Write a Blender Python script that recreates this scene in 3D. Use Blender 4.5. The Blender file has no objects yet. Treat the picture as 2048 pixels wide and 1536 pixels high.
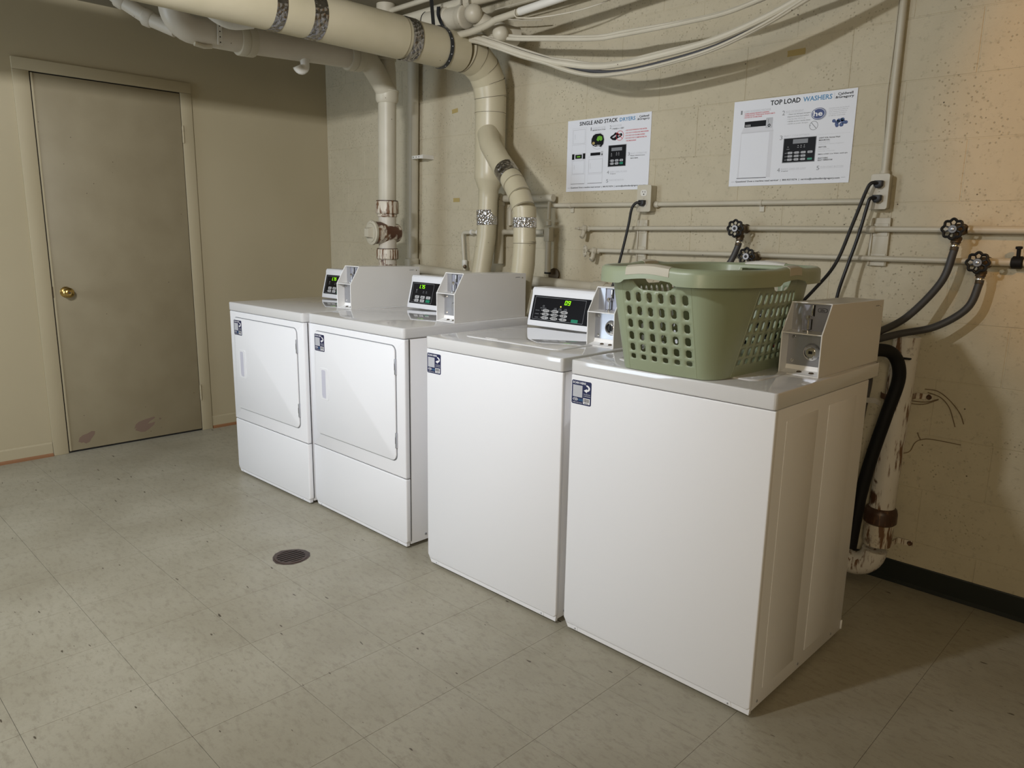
import bpy, bmesh, math, random
from math import sin, cos, pi, radians
from mathutils import Vector, Matrix
random.seed(7)
S = bpy.context.scene
COL = S.collection

# ---------------------------------------------------------------- camera, light, exposure
cam_d = bpy.data.cameras.new('camera'); cam = bpy.data.objects.new('camera', cam_d); COL.objects.link(cam)
yaw, pitch, roll = 0.7732, -0.1997, 0.01744
f = Vector((-sin(yaw)*cos(pitch), cos(yaw)*cos(pitch), sin(pitch)))
r_ = f.cross(Vector((0, 0, 1))).normalized(); u_ = r_.cross(f)
r2 = cos(roll)*r_ + sin(roll)*u_; u2 = -sin(roll)*r_ + cos(roll)*u_
M = Matrix((r2, u2, -f)).transposed().to_4x4(); M.translation = Vector((0.75784, -1.69852, 1.25241))
cam.matrix_world = M
cam_d.sensor_width = 36; cam_d.lens = 1475.31/2048*36; cam_d.clip_start = 0.02
S.camera = cam
S.view_settings.view_transform = 'Standard'; S.view_settings.look = 'None'
S.view_settings.gamma = 1; S.view_settings.use_curve_mapping = False
S.view_settings.exposure = 0.0

w = bpy.data.worlds.new('world'); S.world = w; w.use_nodes = True
w.node_tree.nodes['Background'].inputs[0].default_value = (0.9, 0.95, 1, 1)
w.node_tree.nodes['Background'].inputs[1].default_value = 0.0

def area(name, loc, target, sx, sy, power, col, spread=180):
    d = bpy.data.lights.new(name, 'AREA'); d.shape = 'RECTANGLE'; d.size = sx; d.size_y = sy
    d.energy = power; d.color = col; d.spread = radians(spread)
    o = bpy.data.objects.new(name, d); COL.objects.link(o); o.location = loc
    z = (Vector(loc)-Vector(target)).normalized()
    x = Vector((0, 0, 1)).cross(z).normalized(); y = z.cross(x)
    m = Matrix((x, y, z)).transposed().to_4x4(); m.translation = Vector(loc); o.matrix_world = m
    return o
# compact cool lamp hung over the aisle in front of the machines
area('lamp_light', (-0.75, -1.85, 2.03), (-2.95, -0.35, 1.62), 0.30, 0.05, 51, (0.95, 0.97, 1.0))
# cool daylight from an opening in the front wall at the door end of the room
area('daylight', (-2.8, -3.65, 1.30), (-2.3, 0.0, 1.1), 1.5, 1.5, 52, (0.76, 0.89, 1.03))
# warm light from the hall on the right
area('hall_light', (1.5, -3.3, 1.75), (0.3, 1.1, 0.1), 0.5, 0.8, 27, (1.0, 0.83, 0.58))
def spot(name, loc, target, power, col, ang, blend, size):
    d = bpy.data.lights.new(name, 'SPOT'); d.energy = power; d.color = col
    d.spot_size = radians(ang); d.spot_blend = blend; d.shadow_soft_size = size
    o = bpy.data.objects.new(name, d); COL.objects.link(o)
    z = (Vector(loc)-Vector(target)).normalized()
    x = Vector((0, 0, 1)).cross(z).normalized(); y = z.cross(x)
    m = Matrix((x, y, z)).transposed().to_4x4(); m.translation = Vector(loc); o.matrix_world = m
    return o
# warm hall lamp to the right
spot('hall_lamp', (1.55, -0.6, 2.25), (1.08, 1.158, 1.80), 66, (1.0, 0.47, 0.10), 57, 0.30, 0.03)

# ---------------------------------------------------------------- materials
def mat(name, col, rough=0.5, metal=0.0, emit=None, estr=0, coat=0, spec=0.5, trans=0):
    m = bpy.data.materials.new(name); m.use_nodes = True
    b = m.node_tree.nodes['Principled BSDF']
    b.inputs['Base Color'].default_value = (*col, 1); b.inputs['Roughness'].default_value = rough
    b.inputs['Metallic'].default_value = metal; b.inputs['Specular IOR Level'].default_value = spec
    b.inputs['Coat Weight'].default_value = coat; b.inputs['Coat Roughness'].default_value = 0.05
    if emit: b.inputs['Emission Color'].default_value = (*emit, 1); b.inputs['Emission Strength'].default_value = estr
    return m
class NT:
    def __init__(s, m):
        s.t = m.node_tree; s.b = s.t.nodes['Principled BSDF']
    def n(s, typ, **kw):
        nd = s.t.nodes.new(typ)
        for k, v in kw.items():
            if k in nd.inputs: nd.inputs[k].default_value = v
            else: setattr(nd, k, v)
        return nd
    def l(s, a, b): s.t.links.new(a, b)
    def pos(s, scale=(1, 1, 1), rot=(0, 0, 0)):
        g = s.n('ShaderNodeNewGeometry'); mp = s.n('ShaderNodeMapping')
        mp.inputs['Scale'].default_value = scale; mp.inputs['Rotation'].default_value = rot
        s.l(g.outputs['Position'], mp.inputs['Vector']); return mp.outputs['Vector']
    def noise(s, vec, scale, detail=4, rough=0.5):
        nd = s.n('ShaderNodeTexNoise', Scale=scale, Detail=detail, Roughness=rough); s.l(vec, nd.inputs['Vector']); return nd.outputs['Fac']
    def ramp(s, fac, stops):
        nd = s.n('ShaderNodeValToRGB'); e = nd.color_ramp.elements
        while len(e) < len(stops): e.new(0.5)
        for i, (p, c) in enumerate(stops):
            e[i].position = p; e[i].color = (*c, 1) if len(c) == 3 else c
        s.l(fac, nd.inputs['Fac']); return nd.outputs['Color']
    def mix(s, fac, a, b, blend='MIX'):
        nd = s.n('ShaderNodeMix', data_type='RGBA', blend_type=blend)
        if isinstance(fac, (int, float)): nd.inputs[0].default_value = fac
        else: s.l(fac, nd.inputs[0])
        for i, v in ((6, a), (7, b)):
            if isinstance(v, tuple): nd.inputs[i].default_value = (*v, 1)
            else: s.l(v, nd.inputs[i])
        return nd.outputs[2]
    def math(s, op, a, b=None):
        nd = s.n('ShaderNodeMath', operation=op)
        for i, v in ((0, a), (1, b)):
            if v is None: continue
            if isinstance(v, (int, float)): nd.inputs[i].default_value = v
            else: s.l(v, nd.inputs[i])
        return nd.outputs[0]
    def bump(s, h, strength, dist):
        nd = s.n('ShaderNodeBump', Strength=strength, Distance=dist); s.l(h, nd.inputs['Height']); s.l(nd.outputs['Normal'], s.b.inputs['Normal'])
K0, K1 = (0, 0, 0), (1, 1, 1)

def m_block():
    m = mat('painted_block', (.5, .45, .34), .62, spec=.35); t = NT(m); p = t.pos()
    big = t.noise(p, 1.3, 3); fine = t.noise(p, 90, 4, .6); mid = t.noise(p, 14, 5)
    c = t.mix(t.ramp(big, [(.3, K0), (.7, K1)]), (.50, .445, .318), (.565, .508, .378))
    c = t.mix(t.ramp(mid, [(.35, (.16,)*3), (.6, K0)]), c, (.40, .355, .25))
    v = t.n('ShaderNodeTexVoronoi', Scale=70.0); t.l(p, v.inputs['Vector'])
    msk = t.ramp(t.noise(p, 5, 3), [(.44, K0), (.62, K1)])
    pit = t.math('MULTIPLY', t.ramp(v.outputs['Distance'], [(.13, K1), (.24, K0)]), msk)
    c = t.mix(t.math('MULTIPLY', pit, .5), c, (.17, .14, .085))
    c = t.mix(t.ramp(t.noise(p, 45, 5, .7), [(.56, K0), (.74, (.55,)*3)]), c, (.27, .235, .165))
    v2 = t.n('ShaderNodeTexVoronoi', Scale=11.0); t.l(p, v2.inputs['Vector'])
    c = t.mix(t.ramp(v2.outputs['Distance'], [(.022, K1), (.034, K0)]), c, (.09, .07, .045))
    t.l(c, t.b.inputs['Base Color'])
    h = t.math('SUBTRACT', t.math('MULTIPLY', fine, .7), pit)
    t.bump(h, .55, .0025); return m
def m_plaster():
    m = mat('painted_plaster', (.4, .35, .25), .55, spec=.3); t = NT(m); p = t.pos()
    c = t.mix(t.ramp(t.noise(p, .9, 3), [(.3, K0), (.7, K1)]), (.405, .348, .228), (.452, .392, .268))
    t.l(c, t.b.inputs['Base Color']); t.bump(t.noise(p, 160, 3), .15, .001); return m
def m_floor():
    m = mat('vinyl_tile', (.4, .38, .31), .42, spec=.4); t = NT(m); p = t.pos()
    oi = t.n('ShaderNodeObjectInfo')
    st = t.pos(scale=(1, 2.4, 1), rot=(0, 0, .5))
    c = t.mix(t.ramp(t.noise(p, 2.2, 5, .6), [(.3, K0), (.7, K1)]), (.315, .288, .218), (.42, .394, .315))
    c = t.mix(t.ramp(t.noise(st, 22, 7, .72), [(.50, K0), (.70, (.6,)*3)]), c, (.22, .195, .145))
    c = t.mix(t.ramp(t.noise(p, 70, 6, .7), [(.5, K0), (.85, (.35,)*3)]), c, (.20, .18, .13))
    c = t.mix(t.math('MULTIPLY', oi.outputs['Random'], .14), c, (.30, .27, .20))
    sp = t.pos(scale=(1.0, 3.2, 1), rot=(0, 0, .35))
    c = t.mix(t.ramp(t.noise(sp, 17, 1.5, .5), [(.735, K0), (.755, (.9,)*3)]), c, (.06, .045, .03))
    sp2 = t.pos(scale=(1.0, 2.6, 1), rot=(0, 0, .9))
    c = t.mix(t.ramp(t.noise(sp2, 41, 2.5, .6), [(.70, K0), (.735, (.7,)*3)]), c, (.12, .10, .07))
    c = t.mix(t.ramp(t.noise(p, 9, 6, .75), [(.60, K0), (.72, (.45,)*3)]), c, (.20, .175, .125))
    t.l(c, t.b.inputs['Base Color'])
    t.l(t.ramp(t.noise(p, 6, 4), [(.3, (.32,)*3), (.7, (.5,)*3)]), t.b.inputs['Roughness'])
    t.bump(t.noise(p, 35, 4), .08, .001); return m
def m_pipe(name, c0, c1, rust=0.0, rough=.42):
    m = mat(name, c0, rough); t = NT(m); p = t.pos()
    c = t.mix(t.ramp(t.noise(p, 6, 4), [(.3, K0), (.7, K1)]), c0, c1)
    v = t.n('ShaderNodeTexVoronoi', Scale=16.0); t.l(p, v.inputs['Vector'])
    c = t.mix(t.ramp(v.outputs['Distance'], [(.03, K1), (.045, K0)]), c, (.08, .05, .03))
    if rust > 0:
        sp = t.pos(scale=(1, 1, .14))
        a = t.noise(sp, 62, 4, .6); b = t.noise(p, 9, 5, .6)
        c = t.mix(t.ramp(a, [(.62-.2*rust, K0), (.70-.2*rust, K1)]), c, (.17, .085, .04))
        c = t.mix(t.ramp(b, [(.66-.18*rust, K0), (.72-.18*rust, K1)]), c, (.09, .038, .02))
    t.l(c, t.b.inputs['Base Color']); t.bump(t.noise(p, 60, 3), .12, .001); return m
def m_foil(name, c, scale=1.0):
    m = mat(name, c, .18, 1.0); t = NT(m); p = t.pos()
    v = t.n('ShaderNodeTexVoronoi', Scale=110.0*scale); t.l(p, v.inputs['Vector'])
    n = t.noise(p, 70*scale, 4); t.bump(t.math('ADD', v.outputs['Distance'], n), 1.0, .006); return m
def m_enamel(name, c, rough):
    m = mat(name, c, rough, coat=0, spec=.5); t = NT(m); p = t.pos()
    t.bump(t.noise(p, 5, 2), .02, .01); return m

def m_gloss(name, c):
    m = mat(name, c, .06, coat=.4, spec=.6); m.node_tree.nodes['Principled BSDF'].inputs['Coat Roughness'].default_value = .03; return m
MT = dict(
    block=m_block(), plaster=m_plaster(), tile=m_floor(),
    doorp=m_pipe('door_paint', (.265, .222, .140), (.30, .255, .165), rough=.5),
    enamel=m_enamel('white_enamel', (.86, .865, .90), .42),
    top=m_gloss('glossy_dimmed_enamel', (.70, .70, .71)),  # greyer than the front enamel: weaker light on the tops put into the colour
    coin=m_enamel('coin_box_paint', (.70, .69, .67), .3),
    rim=mat('white_rim_paint', (.92, .92, .92), .35),
    recess=mat('grey_plastic', (.62, .62, .72), .4),
    console=mat('white_console_plastic', (.84, .85, .89), .3),
    face=mat('black_console_face', (.004, .004, .006), .35, spec=.2),
    steel=mat('brushed_steel', (.50, .51, .55), .32, .85),
    steelp=mat('slate_grey_metal', (.36, .37, .44), .4, .35),
    chrome=mat('chrome', (.8, .8, .8), .12, 1.0),
    dark=mat('dark_gap', (.012, .011, .010), .8),
    black=mat('black_rubber', (.007, .007, .008), .6, spec=.25),
    blackp=mat('black_plastic', (.008, .008, .009), .5),
    hose=mat('grey_rubber_hose', (.055, .052, .052), .5),
    vinyl=mat('black_vinyl', (.012, .016, .015), .4),
    wood=mat('bare_wood', (.26, .12, .05), .6),
    primer=mat('bare_door_skin', (.20, .135, .10), .7),
    brass=mat('brass', (.55, .38, .13), .22, 1.0),
    paper=mat('poster_paper', (.76, .78, .84), .5),
    ink=mat('black_ink', (.007, .007, .009), .5, spec=.15), grey=mat('grey_ink', (.22, .23, .25), .5),
    lgrey=mat('light_grey_ink', (.50, .51, .55), .5), pale=mat('pale_grey_ink', (.66, .67, .72), .5),
    blue=mat('blue_ink', (.07, .25, .47), .5), navy=mat('navy_ink', (.012, .035, .17), .45),
    navy2=mat('navy_sticker', (.008, .012, .07), .35),
    red=mat('red_ink', (.55, .01, .02), .5), white=mat('white_ink', (.85, .85, .88), .5),
    green=mat('green_button', (.0, .22, .12), .4), lime=mat('green_ink', (.15, .42, .03), .4), ltblue=mat('pale_blue_ink', (.5, .72, .9), .4),
    led=mat('lit_green_digits', (.05, .2, 0), .4, emit=(.33, 1.0, 0.0), estr=1.3),
    seam=mat('dark_seam', (.13, .11, .075), .6),
    ledy=mat('lit_yellow_dot', (.2, .2, 0), .4, emit=(1, .9, .1), estr=2.0),
    button=mat('grey_button', (.55, .55, .56), .4),
    duct=m_pipe('cream_duct_paint', (.49, .44, .305), (.54, .485, .35), rough=.34),
    pipe=m_pipe('cream_pipe_paint', (.50, .46, .36), (.56, .52, .42)),
    wpipe=m_pipe('white_pipe_paint', (.66, .64, .58), (.72, .70, .65)),
    rusty=m_pipe('rusted_pipe_paint', (.60, .54, .44), (.66, .6, .5), rust=.62),
    rustl=m_pipe('lightly_rusted_pipe_paint', (.55, .50, .42), (.6, .56, .48), rust=0),
    wrust=m_pipe('rust_flecked_white_paint', (.66, .62, .55), (.72, .68, .62), rust=.34),
    rustd=m_pipe('rust', (.045, .020, .012), (.085, .04, .022), rust=.2),
    cable=m_pipe('painted_cable', (.53, .49, .39), (.60, .56, .46)),
    cabled=mat('bare_dark_cable', (.055, .055, .06), .6),
    foil=m_foil('foil_tape', (.75, .74, .76)), foild=m_foil('dull_foil_tape', (.42, .41, .42), .5),
    strap=mat('black_steel_strap', (.03, .032, .036), .45, .3),
    bronze=mat('dirty_bronze', (.11, .08, .05), .5, .7),
    basket=mat('sage_plastic', (.315, .365, .245), .36), grip=mat('beige_grip', (.50, .47, .38), .45),
    griplit=mat('lit_grip', (.62, .61, .57), .3),  # lit copy of the beige grip, shine on the back one put into the colour
    tape=mat('masking_tape', (.42, .32, .12), .6), wire=mat('rusty_wire', (.16, .11, .06), .7),
    ceil=mat('ceiling_paint_shaded', (.21, .185, .13), .8), drain=m_pipe('drain_rust', (.035, .018, .013), (.07, .038, .026)),  # ceiling: wall paint darkened to paint in its shade and cut bounce
    tubeglow=mat('lit_tube', (.8, .8, .8), .4, emit=(.93, .97, 1), estr=2.0),
)
for k, n in MT.items(): pass

# ---------------------------------------------------------------- mesh helpers
def NB(): return bmesh.new()
def box(bm, x0, x1, y0, y1, z0, z1, bev=0, seg=2):
    if x0 > x1: x0, x1 = x1, x0
    vs = [bm.verts.new((x, y, z)) for x in (x0, x1) for y in (y0, y1) for z in (z0, z1)]
    fs = [(0, 1, 3, 2), (4, 6, 7, 5), (0, 4, 5, 1), (2, 3, 7, 6), (0, 2, 6, 4), (1, 5, 7, 3)]
    F = [bm.faces.new([vs[i] for i in q]) for q in fs]
    if bev:
        es = list({e for f_ in F for e in f_.edges})
        bmesh.ops.bevel(bm, geom=es, offset=bev, segments=seg, affect='EDGES', profile=.5)
def prism(bm, poly, axis, a0, a1, bev=0, seg=2):
    """poly: 2-d points; axis 'x' -> (y,z), 'y' -> (x,z), 'z' -> (x,y)"""
    def P(p, a):
        if axis == 'x': return (a, p[0], p[1])
        if axis == 'y': return (p[0], a, p[1])
        return (p[0], p[1], a)
    A = [bm.verts.new(P(p, a0)) for p in poly]; B = [bm.verts.new(P(p, a1)) for p in poly]
    F = [bm.faces.new(A), bm.faces.new(B[::-1])]
    n = len(poly)
    for i in range(n):
        j = (i+1) % n
        F.append(bm.faces.new((A[j], A[i], B[i], B[j])))
    bmesh.ops.recalc_face_normals(bm, faces=F)
    if bev:
        es = list({e for f_ in F for e in f_.edges})
        bmesh.ops.bevel(bm, geom=es, offset=bev, segments=seg, affect='EDGES', profile=.5)
def frame_path(pts):
    P = [Vector(p) for p in pts]; T = []
    for i in range(len(P)):
        a = P[max(i-1, 0)]; b = P[min(i+1, len(P)-1)]
        d1 = (P[i]-a).normalized() if i else None; d2 = (b-P[i]).normalized() if i < len(P)-1 else None
        t = (d1 or d2) if (d1 is None or d2 is None) else (d1+d2).normalized()
        T.append(t)
    up = Vector((0, 0, 1)) if abs(T[0].z) < .9 else Vector((0, 1, 0))
    N = [(up-T[0]*up.dot(T[0])).normalized()]
    for i in range(1, len(P)):
        n = N[-1]-T[i]*N[-1].dot(T[i])
        N.append(n.normalized())
    return P, T, N
def tube(bm, pts, r, seg=16, cap=True, flat=1.0):
    P, T, N = frame_path(pts); rs = r if isinstance(r, (list, tuple)) else [r]*len(P)
    rings = []
    for p, t, n, rr in zip(P, T, N, rs):
        b = t.cross(n)
        rings.append([bm.verts.new(p+(n*cos(2*pi*k/seg)*flat+b*sin(2*pi*k/seg))*rr) for k in range(seg)])
    for a, b in zip(rings, rings[1:]):
        for k in range(seg):
            j = (k+1) % seg; bm.faces.new((a[k], b[k], b[j], a[j]))
    if cap: bm.faces.new(rings[0]); bm.faces.new(rings[-1][::-1])
def lathe(bm, prof, org, ax, seg=24, cap=True):
    """prof: (radius, height along ax)"""
    org = Vector(org); ax = Vector(ax).normalized()
    tube(bm, [org+ax*0, org+ax*1], 1, 3, False) if False else None
    up = Vector((0, 0, 1)) if abs(ax.z) < .9 else Vector((0, 1, 0))
    n = (up-ax*up.dot(ax)).normalized(); b = ax.cross(n)
    rings = [[bm.verts.new(org+ax*h+(n*cos(2*pi*k/seg)+b*sin(2*pi*k/seg))*max(rr, 1e-4)) for k in range(seg)] for rr, h in prof]
    for a, c in zip(rings, rings[1:]):
        for k in range(seg):
            j = (k+1) % seg; bm.faces.new((a[k], c[k], c[j], a[j]))
    if cap: bm.faces.new(rings[0]); bm.faces.new(rings[-1][::-1])
def sm(pts, n=6):
    P = [Vector(p) for p in pts]; P = [2*P[0]-P[1]]+P+[2*P[-1]-P[-2]]; out = []
    for i in range(1, len(P)-2):
        a, b, c, d = P[i-1:i+3]
        for k in range(n):
            t = k/n
            out.append(.5*((2*b)+(c-a)*t+(2*a-5*b+4*c-d)*t*t+(3*b-a-3*c+d)*t*t*t))
    out.append(P[-2]); return out
def arc(c, a, b, r, t0, t1, n=10):
    c, a, b = Vector(c), Vector(a), Vector(b)
    return [c+(a*cos(t0+(t1-t0)*i/n)+b*sin(t0+(t1-t0)*i/n))*r for i in range(n+1)]
def rrect(x0, x1, y0, y1, r, n=5):
    out = []
    for cx, cy, a0 in ((x1-r, y1-r, 0), (x0+r, y1-r, 90), (x0+r, y0+r, 180), (x1-r, y0+r, 270)):
        for i in range(n+1):
            a = radians(a0+90*i/n); out.append((cx+r*cos(a), cy+r*sin(a)))
    return out
def ob(name, bm, m, parent=None, smooth=True, angle=35):
    bmesh.ops.recalc_face_normals(bm, faces=bm.faces)
    me = bpy.data.meshes.new(name); bm.to_mesh(me); bm.free()
    if m: me.materials.append(m)
    if smooth:
        me.shade_smooth()
        me.set_sharp_from_angle(angle=radians(angle))
    o = bpy.data.objects.new(name, me); COL.objects.link(o)
    if parent: o.parent = parent
    return o
def empty(name, loc=(0, 0, 0), rz=0):
    o = bpy.data.objects.new(name, None); COL.objects.link(o); o.location = loc; o.rotation_euler = (0, 0, rz)
    o.empty_display_size = .1; return o
def tag(o, label, cat, group=None, kind=None):
    o['label'] = label; o['category'] = cat
    if group: o['group'] = group
    if kind: o['kind'] = kind
    return o
def struct(o): o['kind'] = 'structure'; return o
def world_thing(name, loc, label, cat, group=None):
    """Empty at loc whose children are modelled in world coordinates"""
    e = empty(name, loc); tag(e, label, cat, group); return e
def wpart(name, bm, m, e, **kw):
    """part modelled in world coordinates under e"""
    o = ob(name, bm, m, None, **kw)
    top = e
    L = Vector((0, 0, 0))
    while top is not None: L += top.location; top = top.parent
    for v in o.data.vertices: v.co -= L
    o.parent = e; return o
def copy_tree(o, parent=None):
    c = o.copy(); COL.objects.link(c); c.parent = parent
    for ch in list(o.children): copy_tree(ch, c)
    return c

# text meshes -----------------------------------------------------------------
_tc = {}
def text_mesh(s, bold):
    k = (s, bold)
    if k in _tc: return _tc[k]
    c = bpy.data.curves.new('t', 'FONT'); c.body = s; c.resolution_u = 2; c.offset = .022 if bold else 0.0
    o = bpy.data.objects.new('t', c); COL.objects.link(o); bpy.context.view_layer.update()
    me = bpy.data.meshes.new_from_object(o.evaluated_get(bpy.context.evaluated_depsgraph_get()))
    bpy.data.objects.remove(o); bpy.data.curves.remove(c)
    vs = [(v.co.x, v.co.y) for v in me.vertices]; fs = [tuple(p.vertices) for p in me.polygons]
    bpy.data.meshes.remove(me)
    if not vs: vs = [(0, 0), (1, 0), (1, 1)]; fs = [(0, 1, 2)]
    x0 = min(v[0] for v in vs); x1 = max(v[0] for v in vs); y0 = min(v[1] for v in vs); y1 = max(v[1] for v in vs)
    vs = [((x-x0)/max(x1-x0, 1e-6), (y-y0)/max(y1-y0, 1e-6)) for x, y in vs]
    _tc[k] = (vs, fs); return _tc[k]
class Print:
    """flat print on a plane; u,v in 0..1 of the sheet"""
    def __init__(s, o, U, V, off=.0004, base=0.0):
        s.o = Vector(o); s.U = Vector(U); s.V = Vector(V); s.N = s.U.cross(s.V).normalized(); s.L = {}; s.off = off; s.base = base
    def bm(s, k):
        if k not in s.L: s.L[k] = bmesh.new()
        return s.L[k]
    def P(s, u, v, lay): return s.o+s.U*u+s.V*v+s.N*(s.base+s.off*(1+lay))
    def poly(s, k, pts, lay=0):
        b = s.bm(k); b.faces.new([b.verts.new(s.P(u, v, lay)) for u, v in pts])
    def rect(s, k, u0, v0, u1, v1, lay=0): s.poly(k, [(u0, v0), (u1, v0), (u1, v1), (u0, v1)], lay)
    def rr(s, k, u0, v0, u1, v1, r, lay=0): s.poly(k, rrect(u0, u1, v0, v1, r, 3), lay)
    def frame(s, k, u0, v0, u1, v1, t, lay=0, ar=1):
        s.rect(k, u0, v0, u1, v0+t*ar, lay); s.rect(k, u0, v1-t*ar, u1, v1, lay)
        s.rect(k, u0, v0, u0+t, v1, lay); s.rect(k, u1-t, v0, u1, v1, lay)
    def ell(s, k, cu, cv, ru, rv, lay=0, n=24, rot=0):
        s.poly(k, [(cu+ru*cos(2*pi*i/n), cv+rv*sin(2*pi*i/n+rot)) for i in range(n)], lay)
    def ring(s, k, cu, cv, ru, rv, t, lay=0, n=24):
        b = s.bm(k)
        A = [b.verts.new(s.P(cu+ru*cos(2*pi*i/n), cv+rv*sin(2*pi*i/n), lay)) for i in range(n)]
        B = [b.verts.new(s.P(cu+ru*(1-t)*cos(2*pi*i/n), cv+rv*(1-t)*sin(2*pi*i/n), lay)) for i in range(n)]
        for i in range(n):
            j = (i+1) % n; b.faces.new((A[i], A[j], B[j], B[i]))
    def text(s, k, st, u0, v0, u1, v1, bold=False, lay=0, shear=0):
        vs, fs = text_mesh(st, bold); b = s.bm(k)
        W = [b.verts.new(s.P(u0+(u1-u0)*x+shear*y*(v1-v0), v0+(v1-v0)*y, lay)) for x, y in vs]
        for f_ in fs:
            try: b.faces.new([W[i] for i in f_])
            except ValueError: pass

B = 1.158; XL = -3.826; XR = 2.4; YF = -3.7; ZC = 2.42
# ---------------------------------------------------------------- room shell
bm = NB(); box(bm, XL-.1, XR+.1, YF-.1, B+.15, -.1, -.0009); floor = struct(ob('floor', bm, MT['dark'], smooth=False))
bm = NB(); TX0, TX1 = XL, -.04+.3048*4; TY0 = -.16-.3048*6
bm2 = NB(); box(bm2, TX1, XR, YF, B, -.0009, 0); box(bm2, XL, TX1, YF, TY0, -.0009, 0)
o = ob('floor_covering', bm2, MT['tile'], floor, smooth=False)
tile_cache = {}
def tile_mesh(wx, wy):
    k = (round(wx, 4), round(wy, 4))
    if k not in tile_cache:
        b = NB(); g = .00045
        box(b, g, wx-g, g, wy-g, -.0009, 0)
        bmesh.ops.recalc_face_normals(b, faces=b.faces)
        me = bpy.data.meshes.new('floor_tile'); b.to_mesh(me); b.free(); me.materials.append(MT['tile']); tile_cache[k] = me
    return tile_cache[k]
xs = [XL]+[-.04+.3048*k for k in range(-12, 5)]; ys = [-.16+.3048*k for k in range(-6, 5)]+[B]
for i in range(len(xs)-1):
    for j in range(len(ys)-1):
        o = bpy.data.objects.new('floor_tile', tile_mesh(xs[i+1]-xs[i], ys[j+1]-ys[j])); COL.objects.link(o)
        o.location = (xs[i], ys[j], 0); o.parent = floor
bm.free()
# back wall: mortar plane with painted blocks proud of it
bm = NB(); box(bm, XL-.1, XR+.1, B+.0014, B+.15, -.1, ZC+.1); wallb = struct(ob('wall_back', bm, MT['block'], smooth=False))
blk = {}
def block_mesh(wx, hz):
    k = (round(wx, 3), round(hz, 3))
    if k not in blk:
        b = NB(); g = .0017
        box(b, g, wx-g, 0, .02, g, hz-g, bev=.0012, seg=1)
        bmesh.ops.recalc_face_normals(b, faces=b.faces)
        me = bpy.data.meshes.new('concrete_block'); b.to_mesh(me); b.free(); me.materials.append(MT['block']); blk[k] = me
    return blk[k]
CH = .2023; CW = .4035; XB1 = -.162+.4035*4
for k in range(-2, 11):
    z0 = .374+CH*k; z1 = z0+CH; z0 = max(z0, 0); z1 = min(z1, ZC)
    if z1-z0 < .02: continue
    off = -3.586 if k % 2 else -3.39
    js = [XL]+[off+CW*i for i in range(0, 12) if off+CW*i > XL+.05 and off+CW*i < XB1-.02]+[XB1]
    if js[1]-js[0] > CW+.01: js.insert(1, js[1]-CW)
    for a, b_ in zip(js, js[1:]):
        o = bpy.data.objects.new('concrete_block', block_mesh(b_-a, z1-z0)); COL.objects.link(o)
        o.location = (a, B+random.uniform(-.0004, .0006), z0); o.parent = wallb
bm = NB(); box(bm, XB1, XR, B, B+.0014, 0, ZC); ob('wall_face', bm, MT['block'], wallb, smooth=False)
bm = NB(); box(bm, XL-.15, XL, YF-.1, B+.15, -.1, ZC+.1); struct(ob('wall_left', bm, MT['plaster'], smooth=False))
bm = NB(); box(bm, XR, XR+.15, YF-.1, B+.15, -.1, ZC+.1); struct(ob('wall_right', bm, MT['plaster'], smooth=False))
bm = NB(); box(bm, XL, XR, YF-.15, YF, -.1, ZC+.1); struct(ob('wall_front', bm, MT['plaster'], smooth=False))
bm = NB(); box(bm, XL, XR, YF, B+.1, ZC, ZC+.1); struct(ob('ceiling', bm, MT['ceil'], smooth=False))
bm = NB(); prism(bm, [(B-.004, 0), (B, 0), (B, .084), (B-.002, .084), (B-.004, .08)], 'x', XL, XR)
prism(bm, [(B-.014, 0), (B-.004, 0), (B-.004, .012), (B-.009, .006)], 'x', XL, XR)
struct(ob('baseboard_back', bm, MT['vinyl'], smooth=False))
bm = NB()
for a, b_ in ((YF, -.657), (.246, B)):
    prism(bm, [(XL, .018), (XL+.010, .018), (XL+.010, .072), (XL+.004, .080), (XL, .080)], 'y', a, b_)
bb = struct(ob('baseboard_left', bm, MT['plaster'], smooth=False))
bm = NB()
for a, b_ in ((YF, -.657), (.246, B)): prism(bm, [(XL, 0), (XL+.016, 0), (XL+.015, .010), (XL+.010, .018), (XL, .018)], 'y', a, b_)
struct(ob('trim_1', bm, MT['wood'], smooth=False))

# door in the left wall
door = empty('door_1', (XL, -.2, 0)); struct(door)
def dpart(n, bm, m, **kw): return wpart(n, bm, m, door, **kw)
DZ = 2.027
bm = NB()
def casing(y0, y1, y2, y3, z0, z1):  # side casings mitred into the head
    pass
T = .014
for ya, yb in ((-.655, -.581), (.178, .243)):
    box(bm, XL, XL+T, ya, yb, 0, 2.03, bev=.003)
box(bm, XL, XL+T, -.655, .243, 2.030, 2.09, bev=.003)
dpart('door_frame', bm, MT['plaster'])
bm = NB(); box(bm, XL, XL+.002, -.581, .178, 0, 2.03); dpart('door_gap', bm, MT['dark'], smooth=False)
bm = NB(); box(bm, XL+.0018, XL+.0095, -.576, .1745, .011, DZ-.003, bev=.0015); leaf = dpart('door_leaf', bm, MT['doorp'])
bm = NB(); box(bm, XL+.0095, XL+.0125, -.5755, -.566, .011, DZ-.003, bev=.001); dpart('lock_edge', bm, MT['plaster'])
for z0 in (1.75, .20):
    bm = NB()
    for k in range(3): lathe(bm, [(.006, 0), (.006, .029)], (XL+.017, .179, z0+k*.031), (0, 0, 1), 12)
    lathe(bm, [(.0045, 0), (.0045, .1)], (XL+.017, .179, z0-.003), (0, 0, 1), 8)
    dpart('hinge', bm, MT['plaster'])
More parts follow.
